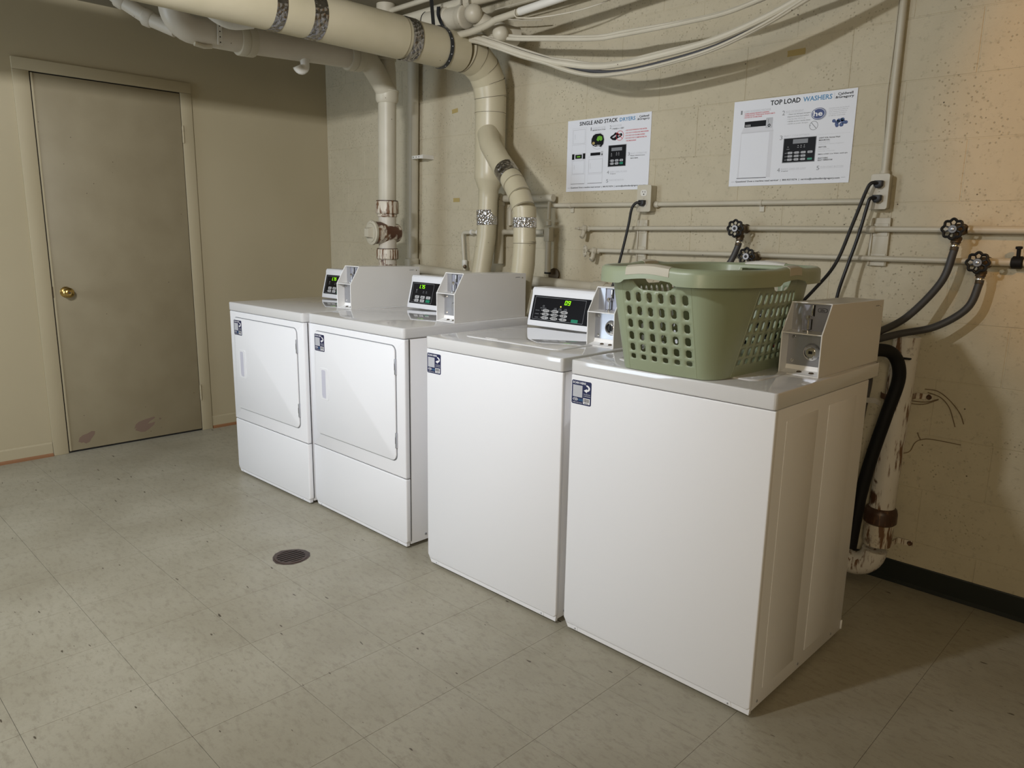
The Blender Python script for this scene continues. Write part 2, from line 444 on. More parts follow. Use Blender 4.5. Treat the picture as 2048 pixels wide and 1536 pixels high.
bm = NB(); lathe(bm, [(.030, 0), (.030, .003), (.024, .008), (.012, .012), (.011, .028), (.020, .034), (.027, .045), (.027, .056), (.020, .064), (.010, .067), (0.0, .067)], (XL+.0095, -.514, .903), (1, 0, 0), 28)
kn = dpart('door_knob', bm, MT['brass'])
bm = NB(); lathe(bm, [(.007, 0), (.007, .0015)], (XL+.0765, -.514, .903), (1, 0, 0), 12); wpart('keyhole', bm, MT['bronze'], kn)
def chip(pts, n):
    bm = NB(); prism(bm, [(y, z) for y, z in pts], 'x', XL+.0092, XL+.0100); dpart('paint_chip', bm, MT['primer'], smooth=False)
chip([(-.528, .058), (-.520, .080), (-.502, .092), (-.480, .097), (-.455, .108), (-.438, .104), (-.442, .086), (-.462, .062), (-.470, .048), (-.490, .040), (-.503, .050), (-.512, .048)], 1)
chip([(-.226, .080), (-.216, .105), (-.198, .118), (-.160, .128), (-.108, .136), (-.104, .128), (-.135, .112), (-.150, .098), (-.128, .100), (-.105, .104), (-.112, .088), (-.140, .066), (-.168, .052), (-.190, .054), (-.205, .062), (-.222, .070), (-.212, .084)], 2)
bm = NB(); lathe(bm, [(.006, 0), (.005, .0004)], (XL+.0095, -.075, .118), (1, 0, 0), 8); dpart('paint_chip', bm, MT['primer'], smooth=False)
bm = NB(); box(bm, XL+.0125, XL+.0150, -.5795, -.575, .875, .935); dpart('strike_plate', bm, MT['bronze'])

# ---------------------------------------------------------------- machines
DIG = {'0': 'abcdef', '9': 'abcdfg', '1': 'bc', '7': 'abc', '5': 'acdfg', '.': ''}
def digits(P, s, u0, v0, dw, dh, k='led', lay=2):
    asp = P.V.length/P.U.length
    t = dh*.13; u = u0
    for ch in s:
        if ch == '.':
            P.rect(k, u-.3*t, v0, u+.7*t*.5, v0+t, lay); u += t*.5; continue
        def q(a, b, c, d):
            sk = .16*asp
            P.poly(k, [(a+sk*(b-v0), b), (c+sk*(b-v0), b), (c+sk*(d-v0), d), (a+sk*(d-v0), d)], lay)
        x0, x1 = u, u+dw; tu = dw*.26; ym = v0+dh/2
        segs = DIG[ch]
        if 'a' in segs: q(x0+tu*.2, v0+dh-t, x1-tu*.2, v0+dh)
        if 'g' in segs: q(x0+tu*.2, ym-t/2, x1-tu*.2, ym+t/2)
        if 'd' in segs: q(x0+tu*.2, v0, x1-tu*.2, v0+t)
        if 'b' in segs: q(x1-tu, ym, x1, v0+dh)
        if 'c' in segs: q(x1-tu, v0, x1, ym)
        if 'f' in segs: q(x0, ym, x0+tu, v0+dh)
        if 'e' in segs: q(x0, v0, x0+tu, ym)
        u += dw*1.28

def sticker(parent, x0, x1, z0, z1, y):
    bm = NB(); pts = rrect(x0, x1, z0, z1, .005, 4); prism(bm, pts, 'y', y-.0006, y)
    st = ob('sticker', bm, MT['navy2'], parent, smooth=False); st['label'] = 'navy blue service sticker'
    P = Print((x0, y-.0006, z0), (x1-x0, 0, 0), (0, 0, z1-z0), off=.0002)
    P.text('white', 'SCAN HERE', .05, .86, .72, .95, True)
    P.rect('lgrey', .06, .30, .55, .80)
    # hooked arrow
    P.poly('white', [(.74, .86), (.80, .86), (.88, .82), (.93, .76), (.93, .68), (.88, .62), (.78, .58), (.78, .53), (.62, .615), (.78, .70), (.78, .655), (.83, .68), (.85, .72), (.83, .77), (.74, .81)])
    P.text('lgrey', 'TO REPORT', .60, .44, .96, .485, True); P.text('lgrey', 'A PROBLEM', .60, .365, .96, .41, True)
    P.ring('white', .20, .20, .13, .065, .18); P.text('white', 'cg', .13, .17, .27, .225, True)
    P.text('blue', 'CALDWELL', .36, .20, .58, .235, True); P.text('blue', 'GREGORY', .36, .15, .58, .185, True)
    P.text('lgrey', '1-800-927-9274', .06, .045, .55, .09, True)
    P.rect('white', .60, .055, .94, .30)
    u = .63
    for wd in (1, 2, 1, 1, 3, 1, 2, 1, 1, 2, 1, 3):
        P.rect('ink', u, .13, u+.008*wd, .28, 1); u += .008*wd+.010
    P.rect('ink', .66, .075, .88, .10, 1)
    for k, b in P.L.items():
        ob({'white': 'white_print', 'lgrey': 'grey_print', 'blue': 'blue_print', 'ink': 'barcode'}[k], b, MT[k], st, smooth=False)['kind'] = 'stuff'
    return st

def coin_box(parent, xr, yb0, T, ylen, kind):
    """xr right side, yb0 front foot, T machine top"""
    xl = xr-.113; h1 = .115; h2 = .196; ys = .05; yb = yb0+ylen
    prof = [(yb0, T), (yb0, T+h1), (yb0+ys, T+h2), (yb, T+h2-.006), (yb, T)]
    bm = NB()
    t = .0028
    for a in (xl, xr-t): prism(bm, prof, 'x', a, a+t, bev=.0006, seg=1)
    prism(bm, [(yb0+ys+.001, T+h2-t), (yb0+ys+.001, T+h2-.0002), (yb-.001, T+h2-.0062), (yb-.001, T+h2-.006-t)], 'x', xl+t, xr-t)
    box(bm, xl+t, xr-t, yb0+.001, yb-.001, T+.0005, T+t)
    box(bm, xl+t, xr-t, yb-t, yb-.0005, T+t, T+h2-.006-t)
    prism(bm, [(yb0+.001, T+h1-.0014), (yb0+.0015, T+h1+.0012), (yb0+.075, T+h1+.004), (yb0+.075, T+h1+.0014)], 'x', xl+t, xr-t)
    # stamped fold at the rear of the side
    cb = ob('coin_box', bm, MT['coin'], parent)
    bm = NB(); e = .0009
    # bright edges of the sheet metal round the openings
    for a, b_ in ((prof[0], prof[1]), (prof[1], prof[2])):
        for xx in (xl+.0014, xr-.0014): tube(bm, [(xx, a[0]-.0006, a[1]), (xx, b_[0]-.0006, b_[1]+.0003)], .0017, 6)
    for yy, zz in (prof[0], (yb0, T+h1), (prof[2][0], prof[2][1])): tube(bm, [(xl, yy-.0006, zz+(.0014 if zz == T else 0)), (xr, yy-.0006, zz+(.0014 if zz == T else 0))], .0017, 6)
    ob('edge_trim', bm, MT['rim'], cb)
    # upper slate plate with the coin slide
    bm = NB(); box(bm, xl+t, xr-t, yb0+.060, yb0+.062, T+h1, T+h2-t); pl = ob('coin_plate', bm, MT['steelp'], cb, smooth=False)
    bm = NB(); cx = xl+.050
    box(bm, xl+t, xl+.030, yb0+.056, yb0+.0605, T+h1, T+h2-t)
    ob('side_plate', bm, MT['steel'], cb)
    bm = NB()
    box(bm, cx+.0088, cx+.0125, yb0+.0585, yb0+.0603, T+h1+.044, T+h2-.006)
    box(bm, cx+.0045, cx+.0075, yb0+.0585, yb0+.0603, T+h1+.004, T+h1+.036)
    ob('coin_slot', bm, MT['dark'], cb, smooth=False); bm = NB()
    box(bm, cx+.004, cx+.0085, yb0+.055, yb0+.060, T+h1+.046, T+h2-.006, bev=.0008)
    lathe(bm, [(.0, -.0085), (.005, -.007), (.0085, 0), (.005, .007), (0, .0085)], (cx, yb0+.050, T+h1+.040), (0, 0, 1), 16)
    lathe(bm, [(.0035, 0), (.0035, .036)], (cx+.001, yb0+.050, T+h1+.004), (0, 0, 1), 12)
    lathe(bm, [(.013, 0), (.013, .002), (.008, .005)], (cx+.001, yb0+.048, T+h1+.0035), (0, 0, 1), 20)
    ob('coin_slide', bm, MT['chrome'], cb)
    P = Print((cx+.020, yb0+.060, T+h1+.056), (.026, 0, 0), (0, 0, .012), off=.0003)
    P.rr('ink', 0, 0, 1, 1, .3); P.rr('steelp', .05, .09, .95, .91, .26, 1); P.text('ink', '25c', .25, .22, .75, .78, True, 2)
    for k, b in P.L.items(): ob('coin_mark', b, MT[k], cb, smooth=False)
    # lower recess
    bm = NB(); box(bm, xl+t, xr-t, yb0+.040, yb0+.042, T+t, T+h1-.001); ob('lock_plate', bm, MT['steel'], cb, smooth=False)
    bm = NB()
    prism(bm, [(yb0+.004, T+t+.0002), (yb0+.040, T+t+.0002), (yb0+.040, T+.022), (yb0+.036, T+.010)], 'x', xl+t, xr-t)
    ob('sill', bm, MT['rim'], cb, smooth=False)
    bm = NB()
    lc = (xl+.072, yb0+.040, T+.062)
    if kind == 'keyed':
        lathe(bm, [(.026, 0), (.024, .004), (.019, .012), (.015, .014), (.013, .009), (0, .009)], lc, (0, -1, 0), 28)
        k = ob('lock', bm, MT['chrome'], cb)
        bm = NB(); box(bm, lc[0]-.005, lc[0]+.005, lc[1]-.0105, lc[1]-.0088, lc[2]-.004, lc[2]+.004); ob('keyhole', bm, MT['blackp'], cb)
    elif kind == 'dark':
        lathe(bm, [(.026, 0), (.024, .004), (.018, .012), (.015, .013), (.013, .004), (0, .004)], lc, (0, -1, 0), 28)
        k = ob('lock', bm, MT['chrome'], cb)
        bm = NB(); lathe(bm, [(.0125, 0), (.0125, .0025), (.009, .004)], (lc[0], lc[1]-.004, lc[2]), (0, -1, 0), 20)
        box(bm, lc[0]-.0015, lc[0]+.0015, lc[1]-.012, lc[1]-.007, lc[2]-.008, lc[2]+.008); ob('lock_core', bm, MT['blackp'], cb)
    else:
        lathe(bm, [(.017, 0), (.016, .003), (.012, .006), (0, .006)], (lc[0]-.008, lc[1], lc[2]), (0, -1, 0), 24); ob('lock', bm, MT['steel'], cb)
    for sx, sz in ((xl+.018, T+.100), (xr-.022 if kind != 'keyed' else xl+.018, T+.100), (xl+.018, T+.034)):
        bm = NB(); lathe(bm, [(.005, 0), (.005, .001), (.0025, .0035), (0, .0038)], (sx, yb0+.040, sz), (0, -1, 0), 12); ob('screw', bm, MT['chrome'], cb)
    for sx in (xl+.050, xl+.084):
        bm = NB(); lathe(bm, [(.0075, 0), (.0055, .003), (0, .004)], (sx, yb0+.020, T+.0065), (0, 0, 1), 12); ob('screw', bm, MT['bronze'], cb)
    bm = NB(); lathe(bm, [(.0035, 0), (.002, .0015), (0, .002)], (xr, yb-.022, T+h2-.024), (1, 0, 0), 12); ob('rivet', bm, MT['chrome'], cb)
    bm = NB(); box(bm, xr-.0002, xr+.0008, yb-.066, yb-.038, T+h2-.0225, T+h2-.0205); ob('side_slot', bm, MT['grey'], cb, smooth=False)
    return cb

def console(parent, xl, xr, y0, T, kind, reading):
    a = (y0, T+.001); b_ = (y0+.006, T+.006); c = (y0+.046, T+.148); dd = (y0+.052, T+.156); e = (y0+.11, T+.156); g = (y0+.15, T+.10); h = (y0+.15, T+.001)
    bm = NB(); prism(bm, [(y0, T+.001), (y0+.002, T+.018), (y0+.030, T+.128), (y0+.031, T+.146), (y0+.038, T+.156), e, g, h], 'x', xl, xr, bev=.003, seg=2)
    cs = ob('control_console', bm, MT['console'], parent)
    p0 = Vector((0, y0+.0035, T+.0235)); p1 = Vector((0, y0+.0290, T+.1235))
    V = p1-p0; n = Vector((1, 0, 0)).cross(V).normalized()
    X0 = xl+.014; X1 = xr-.008; W = X1-X0
    bm = NB()
    q = [(p0.y, p0.z), (p1.y, p1.z), (p1.y+n.y*.0015, p1.z+n.z*.0015), (p0.y+n.y*.0015, p0.z+n.z*.0015)]
    prism(bm, q, 'x', X0, X1); fc = ob('control_panel', bm, MT['face'], cs, smooth=False)
    P = Print((X0, p0.y+n.y*.0015, p0.z+n.z*.0015), (W, 0, 0), tuple(V), off=.00025)
    wk = .265 if kind == 'washer' else .155      # keypad width in metres
    s = 1/W; H = V.length
    def U(m_): return m_*s
    P.frame('grey', U(.010), .05, U(.010+wk), .95, U(.0014), 0, ar=W/H)
    if kind == 'washer':
        digits(P, reading, U(.168), .71, U(.0125), .17)
        P.ell('ledy', U(.152), .625, U(.0028), .026, 1, 12)
        cols, rows = (.060, .108, .156), (.36, .22, .08)
        for c_ in (.125, .150, .178): P.text('grey', 'oil', U(c_-.006), .53, U(c_+.006), .565, True, 1); P.text('grey', 'soil', U(c_-.008), .48, U(c_+.008), .52, True, 1)
        P.text('grey', 'ADD FUNDS', U(.045), .49, U(.078), .53, True, 1); P.ring('grey', U(.062), .59, U(.005), .04, .3, 1)
        tx = (('COTTON', 'BRIGHT', 'DARKS'), ('NORMAL', 'PERM', 'SOFT'), ('HOT', 'WARM', 'COLD'))
        for r, v in enumerate(rows):
            P.text('grey', ('SOIL', 'FABRIC', 'TEMP')[r], U(.022), v+.03, U(.044), v+.06, True, 1)
            for c_ in range(3):
                u = U(cols[c_]); P.rr('button', u, v, u+U(.036), v+.115, .02*s*1, 1); P.text('ink', tx[r][c_], u+U(.004), v+.03, u+U(.032), v+.085, True, 2)
                P.ell('white', u-U(.005), v+.06, U(.0014), .013, 1, 8)
        P.rr('green', U(.216), .07, U(.250), .19, .01, 1)
        # round leaf mark, small writing, red word
        P.rr('lime', U(.365), .30, U(.425), .84, .02, 1); P.poly('white', [(U(.365), .42), (U(.395), .56), (U(.425), .50), (U(.425), .32), (U(.42), .30), (U(.37), .30), (U(.365), .34)], 2)
        P.poly('ltblue', [(U(.366), .36), (U(.395), .46), (U(.424), .40), (U(.424), .34), (U(.395), .30), (U(.37), .30)], 3)
        P.poly('navy', [(U(.366), .38), (U(.395), .52), (U(.396), .49), (U(.366), .34)], 4)
        P.text('grey', 'This machine protects', U(.365), .935, U(.425), .96, True, 1); P.text('grey', 'our environment', U(.365), .885, U(.42), .91, True, 1)
        P.text('lgrey', 'Protect', U(.342), .215, U(.40), .25, True, 1)
        P.text('red', 'Speed Queen', U(.315), .04, U(.47), .17, True, 1, shear=.02)
    else:
        digits(P, reading, U(.052), .72, U(.0115), .16)
        cols, rows = (.038, .080, .122), (.25, .09)
        for c_ in (.042, .095, .117): P.text('grey', 'on', U(c_-.004), .56, U(c_+.004), .60, True, 1); P.text('grey', 'dry', U(c_-.006), .50, U(c_+.006), .54, True, 1)
        P.ell('white', U(.042), .64, U(.002), .02, 1, 10)
        tx = (('HIGH', 'MED', 'LOW'), ('DELI', 'NO HT', ''))
        for r, v in enumerate(rows):
            for c_ in range(3):
                u = U(cols[c_]); last = (r == 1 and c_ == 2)
                P.rr('green' if last else 'button', u, v, u+U(.031), v+.125, .012, 1)
                if not last: P.text('ink', tx[r][c_], u+U(.006), v+.035, u+U(.025), v+.09, True, 2)
        P.ell('white', U(.031), .15, U(.0016), .014, 1, 8)
        P.text('red', 'Speed Queen', U(.30), .06, U(.46), .19, True, 1, shear=.02)
    nm = {'grey': 'faint_print', 'led': 'lit_digits', 'ledy': 'indicator_light', 'button': 'key', 'ink': 'key_print', 'white': 'white_print', 'green': 'start_key', 'lime': 'leaf_mark', 'ltblue': 'leaf_mark', 'navy': 'leaf_mark', 'lgrey': 'faint_print', 'red': 'red_wording'}
    for k, b in P.L.items(): ob(nm[k], b, MT[k], cs, smooth=False)['kind'] = 'stuff'
    return cs

def edge_screws(parent, w_, y=0.0):
    pass

def washer(loc, rz, reading, coin_kind, label):
    e = empty('washer', loc, rz); tag(e, label, 'washing machine', 'top-loading washers beside the dryers')
    W = .651; T = .8866; S_ = .8435; D = .625
    bm = NB(); box(bm, -W+.003, -.003, .012, D, .016, S_-.002, bev=.002)
    # raised pressings on both sides
    for xx, sg in ((-.003, 1), (-W+.003, -1)):
        for ya, yb in ((.07, .262), (.335, .535)):
            box(bm, xx-.002*sg, xx+.0013*sg, ya, yb, .062, .806, bev=.0011, seg=2)
    ob('cabinet', bm, MT['enamel'], e)
    bm = NB()
    prism(bm, [(-W+.012, .0245), (-.010, .0245), (-.001, .032), (-.001, S_-.002), (-W+.001, S_-.002), (-W+.001, .040)], 'y', 0, .016, bev=.0035, seg=3)
    fp = ob('front_panel', bm, MT['enamel'], e)
    bm = NB(); prism(bm, [(-W+.018, .010), (-.004, .010), (-.002, .030), (-W+.006, .030)], 'y', .0035, .014); ob('lower_lip', bm, MT['enamel'], e)
    for sx in (-W+.050, -.064):
        bm = NB(); lathe(bm, [(.0042, 0), (.0042, .001), (.002, .003), (0, .0035)], (sx, .004, .0165), (0, -1, -.4), 12); ob('screw', bm, MT['steel'], e)
        bm = NB(); prism(bm, [(sx-.011, .013), (sx+.011, .013), (sx+.007, .0245), (sx-.007, .0245)], 'y', .0015, .0036, bev=.0006, seg=1); ob('screw_tab', bm, MT['enamel'], e)
    for yy in (.045, .298, .539):
        bm = NB(); lathe(bm, [(.004, 0), (.004, .0012), (0, .003)], (-.003, yy, .034), (1, 0, 0), 12); ob('screw', bm, MT['steel'], e)
    bm = NB(); box(bm, -.0032, .0008, D-.006, D-.001, .020, .050, bev=.0006); ob('rear_tab', bm, MT['enamel'], e)
    for sx in (-W+.05, -.05):
        for sy in (.06, D-.06):
            bm = NB(); lathe(bm, [(.022, 0), (.022, .006), (.010, .008), (.010, .018)], (sx, sy, 0), (0, 0, 1), 16); ob('foot', bm, MT['black'], e)
    bm = NB(); prism(bm, rrect(-W, 0, -.004, .700, .010, 4), 'z', S_, T, bev=.0035, seg=3); ob('worktop', bm, MT['top'], e)
    bm = NB(); prism(bm, rrect(-W+.006, -.006, .004, D, .006, 3), 'z', S_-.003, S_+.001); ob('worktop_gap', bm, MT['dark'], e)  # dark sheet painting the shade in the open gap under the worktop
    bm = NB(); prism(bm, rrect(-.565, -.105, .100, .470, .035, 6), 'z', T-.001, T+.0035, bev=.0022, seg=2); ld = ob('lid', bm, MT['top'], e)
    bm = NB(); lathe(bm, [(.034, 0), (.03, .0015), (.01, .0022), (0, .0022)], (-.43, .120, T+.0028), (0, 0, 1), 28)
    for v in bm.verts: v.co.y = .106+(v.co.y-.120)*.22+.010
    ob('lid_grip', bm, MT['rim'], ld)
    console(e, -.648, -.100, .535, T, 'washer', reading)
    coin_box(e, -.018, .278, T, .445, coin_kind)
    sticker(e, -.646, -.571, .753, .826, 0.0)
    return e

def dryer(loc, rz, reading, label):
    e = empty('dryer', loc, rz); tag(e, label, 'dryer', 'front-loading dryers by the far wall')
    W = .6917; T = .897; S_ = .855; SB = .2955; D = .66
    bm = NB(); box(bm, -W+.003, -.003, .024, D, .016, S_-.002, bev=.002); ob('cabinet', bm, MT['enamel'], e)
    bm = NB(); prism(bm, rrect(-W, 0, SB+.0015, S_-.002, .004, 2), 'y', 0, .024, bev=.005, seg=3)
    up = ob('front_panel', bm, MT['enamel'], e)
    bm = NB(); prism(bm, [(-W+.012, .022), (-.008, .022), (0, .030), (0, SB-.0015), (-W, SB-.0015), (-W, .038)], 'y', .001, .025, bev=.005, seg=3)
    ob('lower_panel', bm, MT['enamel'], e)
    bm = NB(); box(bm, -W+.004, -.004, .006, .02, SB-.004, SB+.004); box(bm, -W+.004, -.004, .006, .02, S_-.004, S_+.002); box(bm, -.0022, -.0014, .0235, .0262, .03, S_-.003); ob('panel_seam', bm, MT['dark'], e, smooth=False)
    bm = NB(); prism(bm, [(-W+.018, .010), (-.006, .010), (-.004, .028), (-W+.006, .028)], 'y', .0045, .02); ob('lower_lip', bm, MT['enamel'], e)
    for sx in (-W+.048, -.064):
        bm = NB(); lathe(bm, [(.0042, 0), (.0042, .001), (.002, .003), (0, .0035)], (sx, .005, .0155), (0, -1, -.4), 12); ob('screw', bm, MT['steel'], e)
        bm = NB(); prism(bm, [(sx-.011, .012), (sx+.011, .012), (sx+.007, .022), (sx-.007, .022)], 'y', .0025, .0046, bev=.0006, seg=1); ob('screw_tab', bm, MT['enamel'], e)
    bm = NB(); lathe(bm, [(.005, 0), (.005, .0012), (0, .003)], (-.003, .10, .040), (1, 0, 0), 12); ob('screw', bm, MT['steel'], e)
    for sx in (-W+.05, -.05):
        for sy in (.07, D-.06):
            bm = NB(); lathe(bm, [(.022, 0), (.022, .006), (.010, .008), (.010, .018)], (sx, sy, 0), (0, 0, 1), 16); ob('foot', bm, MT['black'], e)
    bm = NB(); prism(bm, rrect(-W-.001, .001, -.004, .690, .012, 4), 'z', S_, T, bev=.005, seg=3); ob('worktop', bm, MT['top'], e)
    # door: dark groove, then the door panel
    x0, x1, z0, z1 = -.650, -.052, .357, .826
    bm = NB(); prism(bm, rrect(x0, x1, z0, z1, .028, 6), 'y', -.0006, .001); ob('door_groove', bm, MT['grey'], e, smooth=False)
    bm = NB(); g = .0036; prism(bm, rrect(x0+.002, x1-g, z0+g, z1-.003, .026, 6), 'y', -.0065, .0008, bev=.003, seg=2); dr = ob('door', bm, MT['enamel'], e)
    bm = NB(); prism(bm, rrect(-.604, -.536, .523, .666, .010, 4), 'y', -.0082, -.006, bev=.0012, seg=1); hd = ob('door_handle', bm, MT['enamel'], dr)
    bm = NB(); prism(bm, [(-.588, .545), (-.583, .533), (-.560, .531), (-.557, .536), (-.557, .652), (-.561, .657), (-.584, .657), (-.588, .652)], 'y', -.0086, -.0080); ob('handle_recess', bm, MT['recess'], dr, smooth=False)
    for za in (.711, .415):
        bm = NB(); box(bm, -.0565, -.050, -.008, -.0005, za, za+.062, bev=.0008); ob('hinge', bm, MT['steel'], dr)
        bm = NB(); box(bm, -.056, -.0545, -.0086, -.0078, za+.018, za+.044); ob('hinge_slot', bm, MT['dark'], dr)
    console(e, -.648, -.120, .510, T, 'dryer', reading)
    coin_box(e, -.014, .265, T, .415, 'plain')
    sticker(e, -.638, -.560, .738, .812, -.0066)
    return e
# the stickers on the dryers sit on the door
washer((0, 0, 0), -.00281, '09', 'keyed', 'white top-load washer nearest the camera, green laundry basket standing on it')
washer((-.6777, -.0046, 0), .0097, '09', 'dark', 'white top-load washer between the dryers and the washer with the basket, lit green 09')
dryer((-1.4794, .0035, 0), -.0015, '1.75', 'white front-load dryer right beside the bare-topped washer')
dryer((-2.1790, -.0209, 0), .0200, '1.75', 'white front-load dryer at the far end nearest the door')

# ---------------------------------------------------------------- laundry basket
def basket():
    Z0 = .8895; ZR = 1.172; cx, cy = -.331, .242; rot = 0.0
    e = empty('laundry_basket', (cx, cy, Z0), rot); tag(e, 'sage green plastic laundry basket with beige grips standing on the nearest washer', 'laundry basket')
    H = ZR-Z0
    top = (.207, .306); bot = (.156, .238); st_, sb_ = (.106, .100), (.106, .155)
    def ringpt(s_, hx, hy, r):
        # s_ in 0..4: side k, 0 starts at middle of... straight+corner arcs parametrised per quadrant side
        k = int(s_) % 4; tt = s_-int(s_)
        return None
    # perimeter stations: list of (kind, param); straight sides carry the pierced panels
    def station(side, q, hx, hy, r):
        sx, sy = r; rx = hx-sx; ry = hy-sy
        """side 0:-y 1:+x 2:+y 3:-x ; q in -1..1 straight, beyond (1..2) the corner"""
        bul = .006
        if q <= 1:
            b_ = bul*(1-q*q)
            if side == 0: return (q*sx, -hy-b_)
            if side == 1: return (hx+b_, q*sy)
            if side == 2: return (-q*sx, hy+b_)
            return (-hx-b_, -q*sy)
        a = (q-1)*pi/2
        c = [(sx, -sy), (sx, sy), (-sx, sy), (-sx, -sy)][side]; a0 = [-pi/2, 0, pi/2, pi][side]
        return (c[0]+rx*cos(a0+a), c[1]+ry*sin(a0+a))
    ncol = {0: 6, 1: 8, 2: 6, 3: 8}
    # columns: each pierced side spans q -1..1 and a bit of the corner
    def P3(side, q, v):
        f_ = v
        hx = bot[0]+(top[0]-bot[0])*f_; hy = bot[1]+(top[1]-bot[1])*f_; r = (sb_[0]+(st_[0]-sb_[0])*f_, sb_[1]+(st_[1]-sb_[1])*f_)
        x, y = station(side, q, hx, hy, r)
        # tucked foot
        return x, y, v*H
    bm = NB(); cache = {}
    cols = []   # (side, qa, qb, pierced)
    for sd in range(4):
        n = ncol[sd]; qa, qb = -1.0, 1.0
        step = (qb-qa)/n
        for i in range(n): cols.append((sd, qa+i*step, qa+(i+1)*step, True))
        for i in range(4): cols.append((sd, 1+i*.25, 1+(i+1)*.25, False))
    rows = [(0, .10, False), (.10, .175, True), (.175, .285, True), (.285, .405, True), (.405, .53, True), (.53, .66, True), (.66, .80, True), (.80, .955, 'h'), (.955, 1.0, False)]
    def vert(ci, qi, v, side, q):
        # ci global column boundary key
        key = (ci, qi, round(v, 5))
        return key
    vc = {}
    N = len(cols)
    def V(ci, fu, v):
        """ci column index, fu 0..3 subdivision"""
        if fu == 3: ci = (ci+1) % N; fu = 0
        k = (ci, fu, round(v, 5))
        if k not in vc:
            sd, qa, qb, _ = cols[ci]; vc[k] = bm.verts.new(P3(sd, qa+(qb-qa)*fu/3, v))
        return vc[k]
    def hole_pt(ci, a, b_, va, vb):
        sd, qa, qb, _ = cols[ci]; return P3(sd, qa+(qb-qa)*a, va+(vb-va)*b_)
    outer = [(0, 0), (1, 0), (2, 0), (3, 0), (3, 1), (3, 2), (3, 3), (2, 3), (1, 3), (0, 3), (0, 2), (0, 1)]
    for ci, (sd, qa, qb, prc) in enumerate(cols):
        n = ncol[sd]
        for (va, vb, rp) in rows:
            dv = (vb-va)/3
            idx = int(round((qa+1)/((2)/n))) if prc else -1
            handle = rp == 'h' and prc and (1 <= idx <= n-2 if n == 6 else 2 <= idx <= n-3)
            if prc and rp is True:
                O = [V(ci, a, va+dv*b_) for a, b_ in outer]
                x0, x1, y0, y1 = .27, .73, .17, .83
                if sd in (1, 3): x0, x1 = .30, .74
                cr = .12
                inn = [(x0, y0+cr), (x0+cr, y0), (x1-cr, y0), (x1, y0+cr), (x1, .42), (x1, .60), (x1, y1-cr), (x1-cr, y1), (x0+cr, y1), (x0, y1-cr), (x0, .60), (x0, .42)]
                I = [bm.verts.new(hole_pt(ci, a, b_, va, vb)) for a, b_ in inn]
                for i in range(12):
                    j = (i+1) % 12; bm.faces.new((O[i], O[j], I[j], I[i]))
            elif handle:
                # big opening under the grip: bottom corners rounded
                first = idx == (1 if n == 6 else 2); last = idx == (n-2 if n == 6 else n-3)
                if first: bm.faces.new((V(ci, 0, va), V(ci, 1, va), V(ci, 2, va), V(ci, 3, va), bm.verts.new(hole_pt(ci, .62, .10, va, vb)), bm.verts.new(hole_pt(ci, .28, .34, va, vb)), V(ci, 0, va+2*dv), V(ci, 0, va+dv)))
                if last: bm.faces.new((V(ci, 0, va), V(ci, 1, va), V(ci, 2, va), V(ci, 3, va), V(ci, 3, va+dv), V(ci, 3, va+2*dv), bm.verts.new(hole_pt(ci, .72, .34, va, vb)), bm.verts.new(hole_pt(ci, .38, .10, va, vb))))
            else:
                for a in range(3):
                    for b_ in range(3):
                        bm.faces.new((V(ci, a, va+dv*b_), V(ci, a+1, va+dv*b_), V(ci, a+1, va+dv*(b_+1)), V(ci, a, va+dv*(b_+1))))
    # bottom
    bm.faces.new([V(ci, fu, 0) for ci in range(N) for fu in range(3)][::-1])
    bmesh.ops.recalc_face_normals(bm, faces=bm.faces)
    o = ob('basket_body', bm, MT['basket'], e, angle=50)
    m_ = o.modifiers.new('solid', 'SOLIDIFY'); m_.thickness = .0028; m_.offset = 0
    # foot ring
    # rim: an inverted channel swept round, with wavy height
    def rim_path(dx, n=12):
        pts = []
        for sd in range(4):
            for i in range(24): pts.append((sd, -1+i/12.0))
            for i in range(10): pts.append((sd, 1+i/10.0))
        out = []
        for sd, q in pts:
            x, y = station(sd, q, top[0]+dx, top[1]+dx, st_)
            # rim is lower at the corners, higher at the grips
            lift = .004*cos(pi*min(abs(q), 1)) if q <= 1 else -.004
            out.append((x, y, H+lift))
        return out
    prof = [(0, -.004), (.003, .004), (.010, .008), (.020, .008), (.027, .003), (.029, -.006), (.030, -.036), (.0275, -.036), (.0265, -.006), (.010, .001), (.002, -.004)]
    bm = NB(); base = [rim_path(dx) for dx, _ in prof]
    nq = len(base[0]); nq4 = nq//4
    def skirt(i):
        k = i % nq4
        q = -1+k/12.0 if k < 24 else 1.0
        return .008*max(0, min(1, (.78-abs(q))/.12))
    rings = [[bm.verts.new((p[0], p[1], p[2]+dz+(skirt(i) if dz < -.03 else 0))) for i, p in enumerate(pl)] for pl, (_, dz) in zip(base, prof)]
    n = len(rings[0])
    for a in range(len(rings)):
        b2 = (a+1) % len(rings)
        for i in range(n):
            j = (i+1) % n; bm.faces.new((rings[a][i], rings[a][j], rings[b2][j], rings[b2][i]))
    rim_o = ob('rim', bm, MT['basket'], e, angle=50)
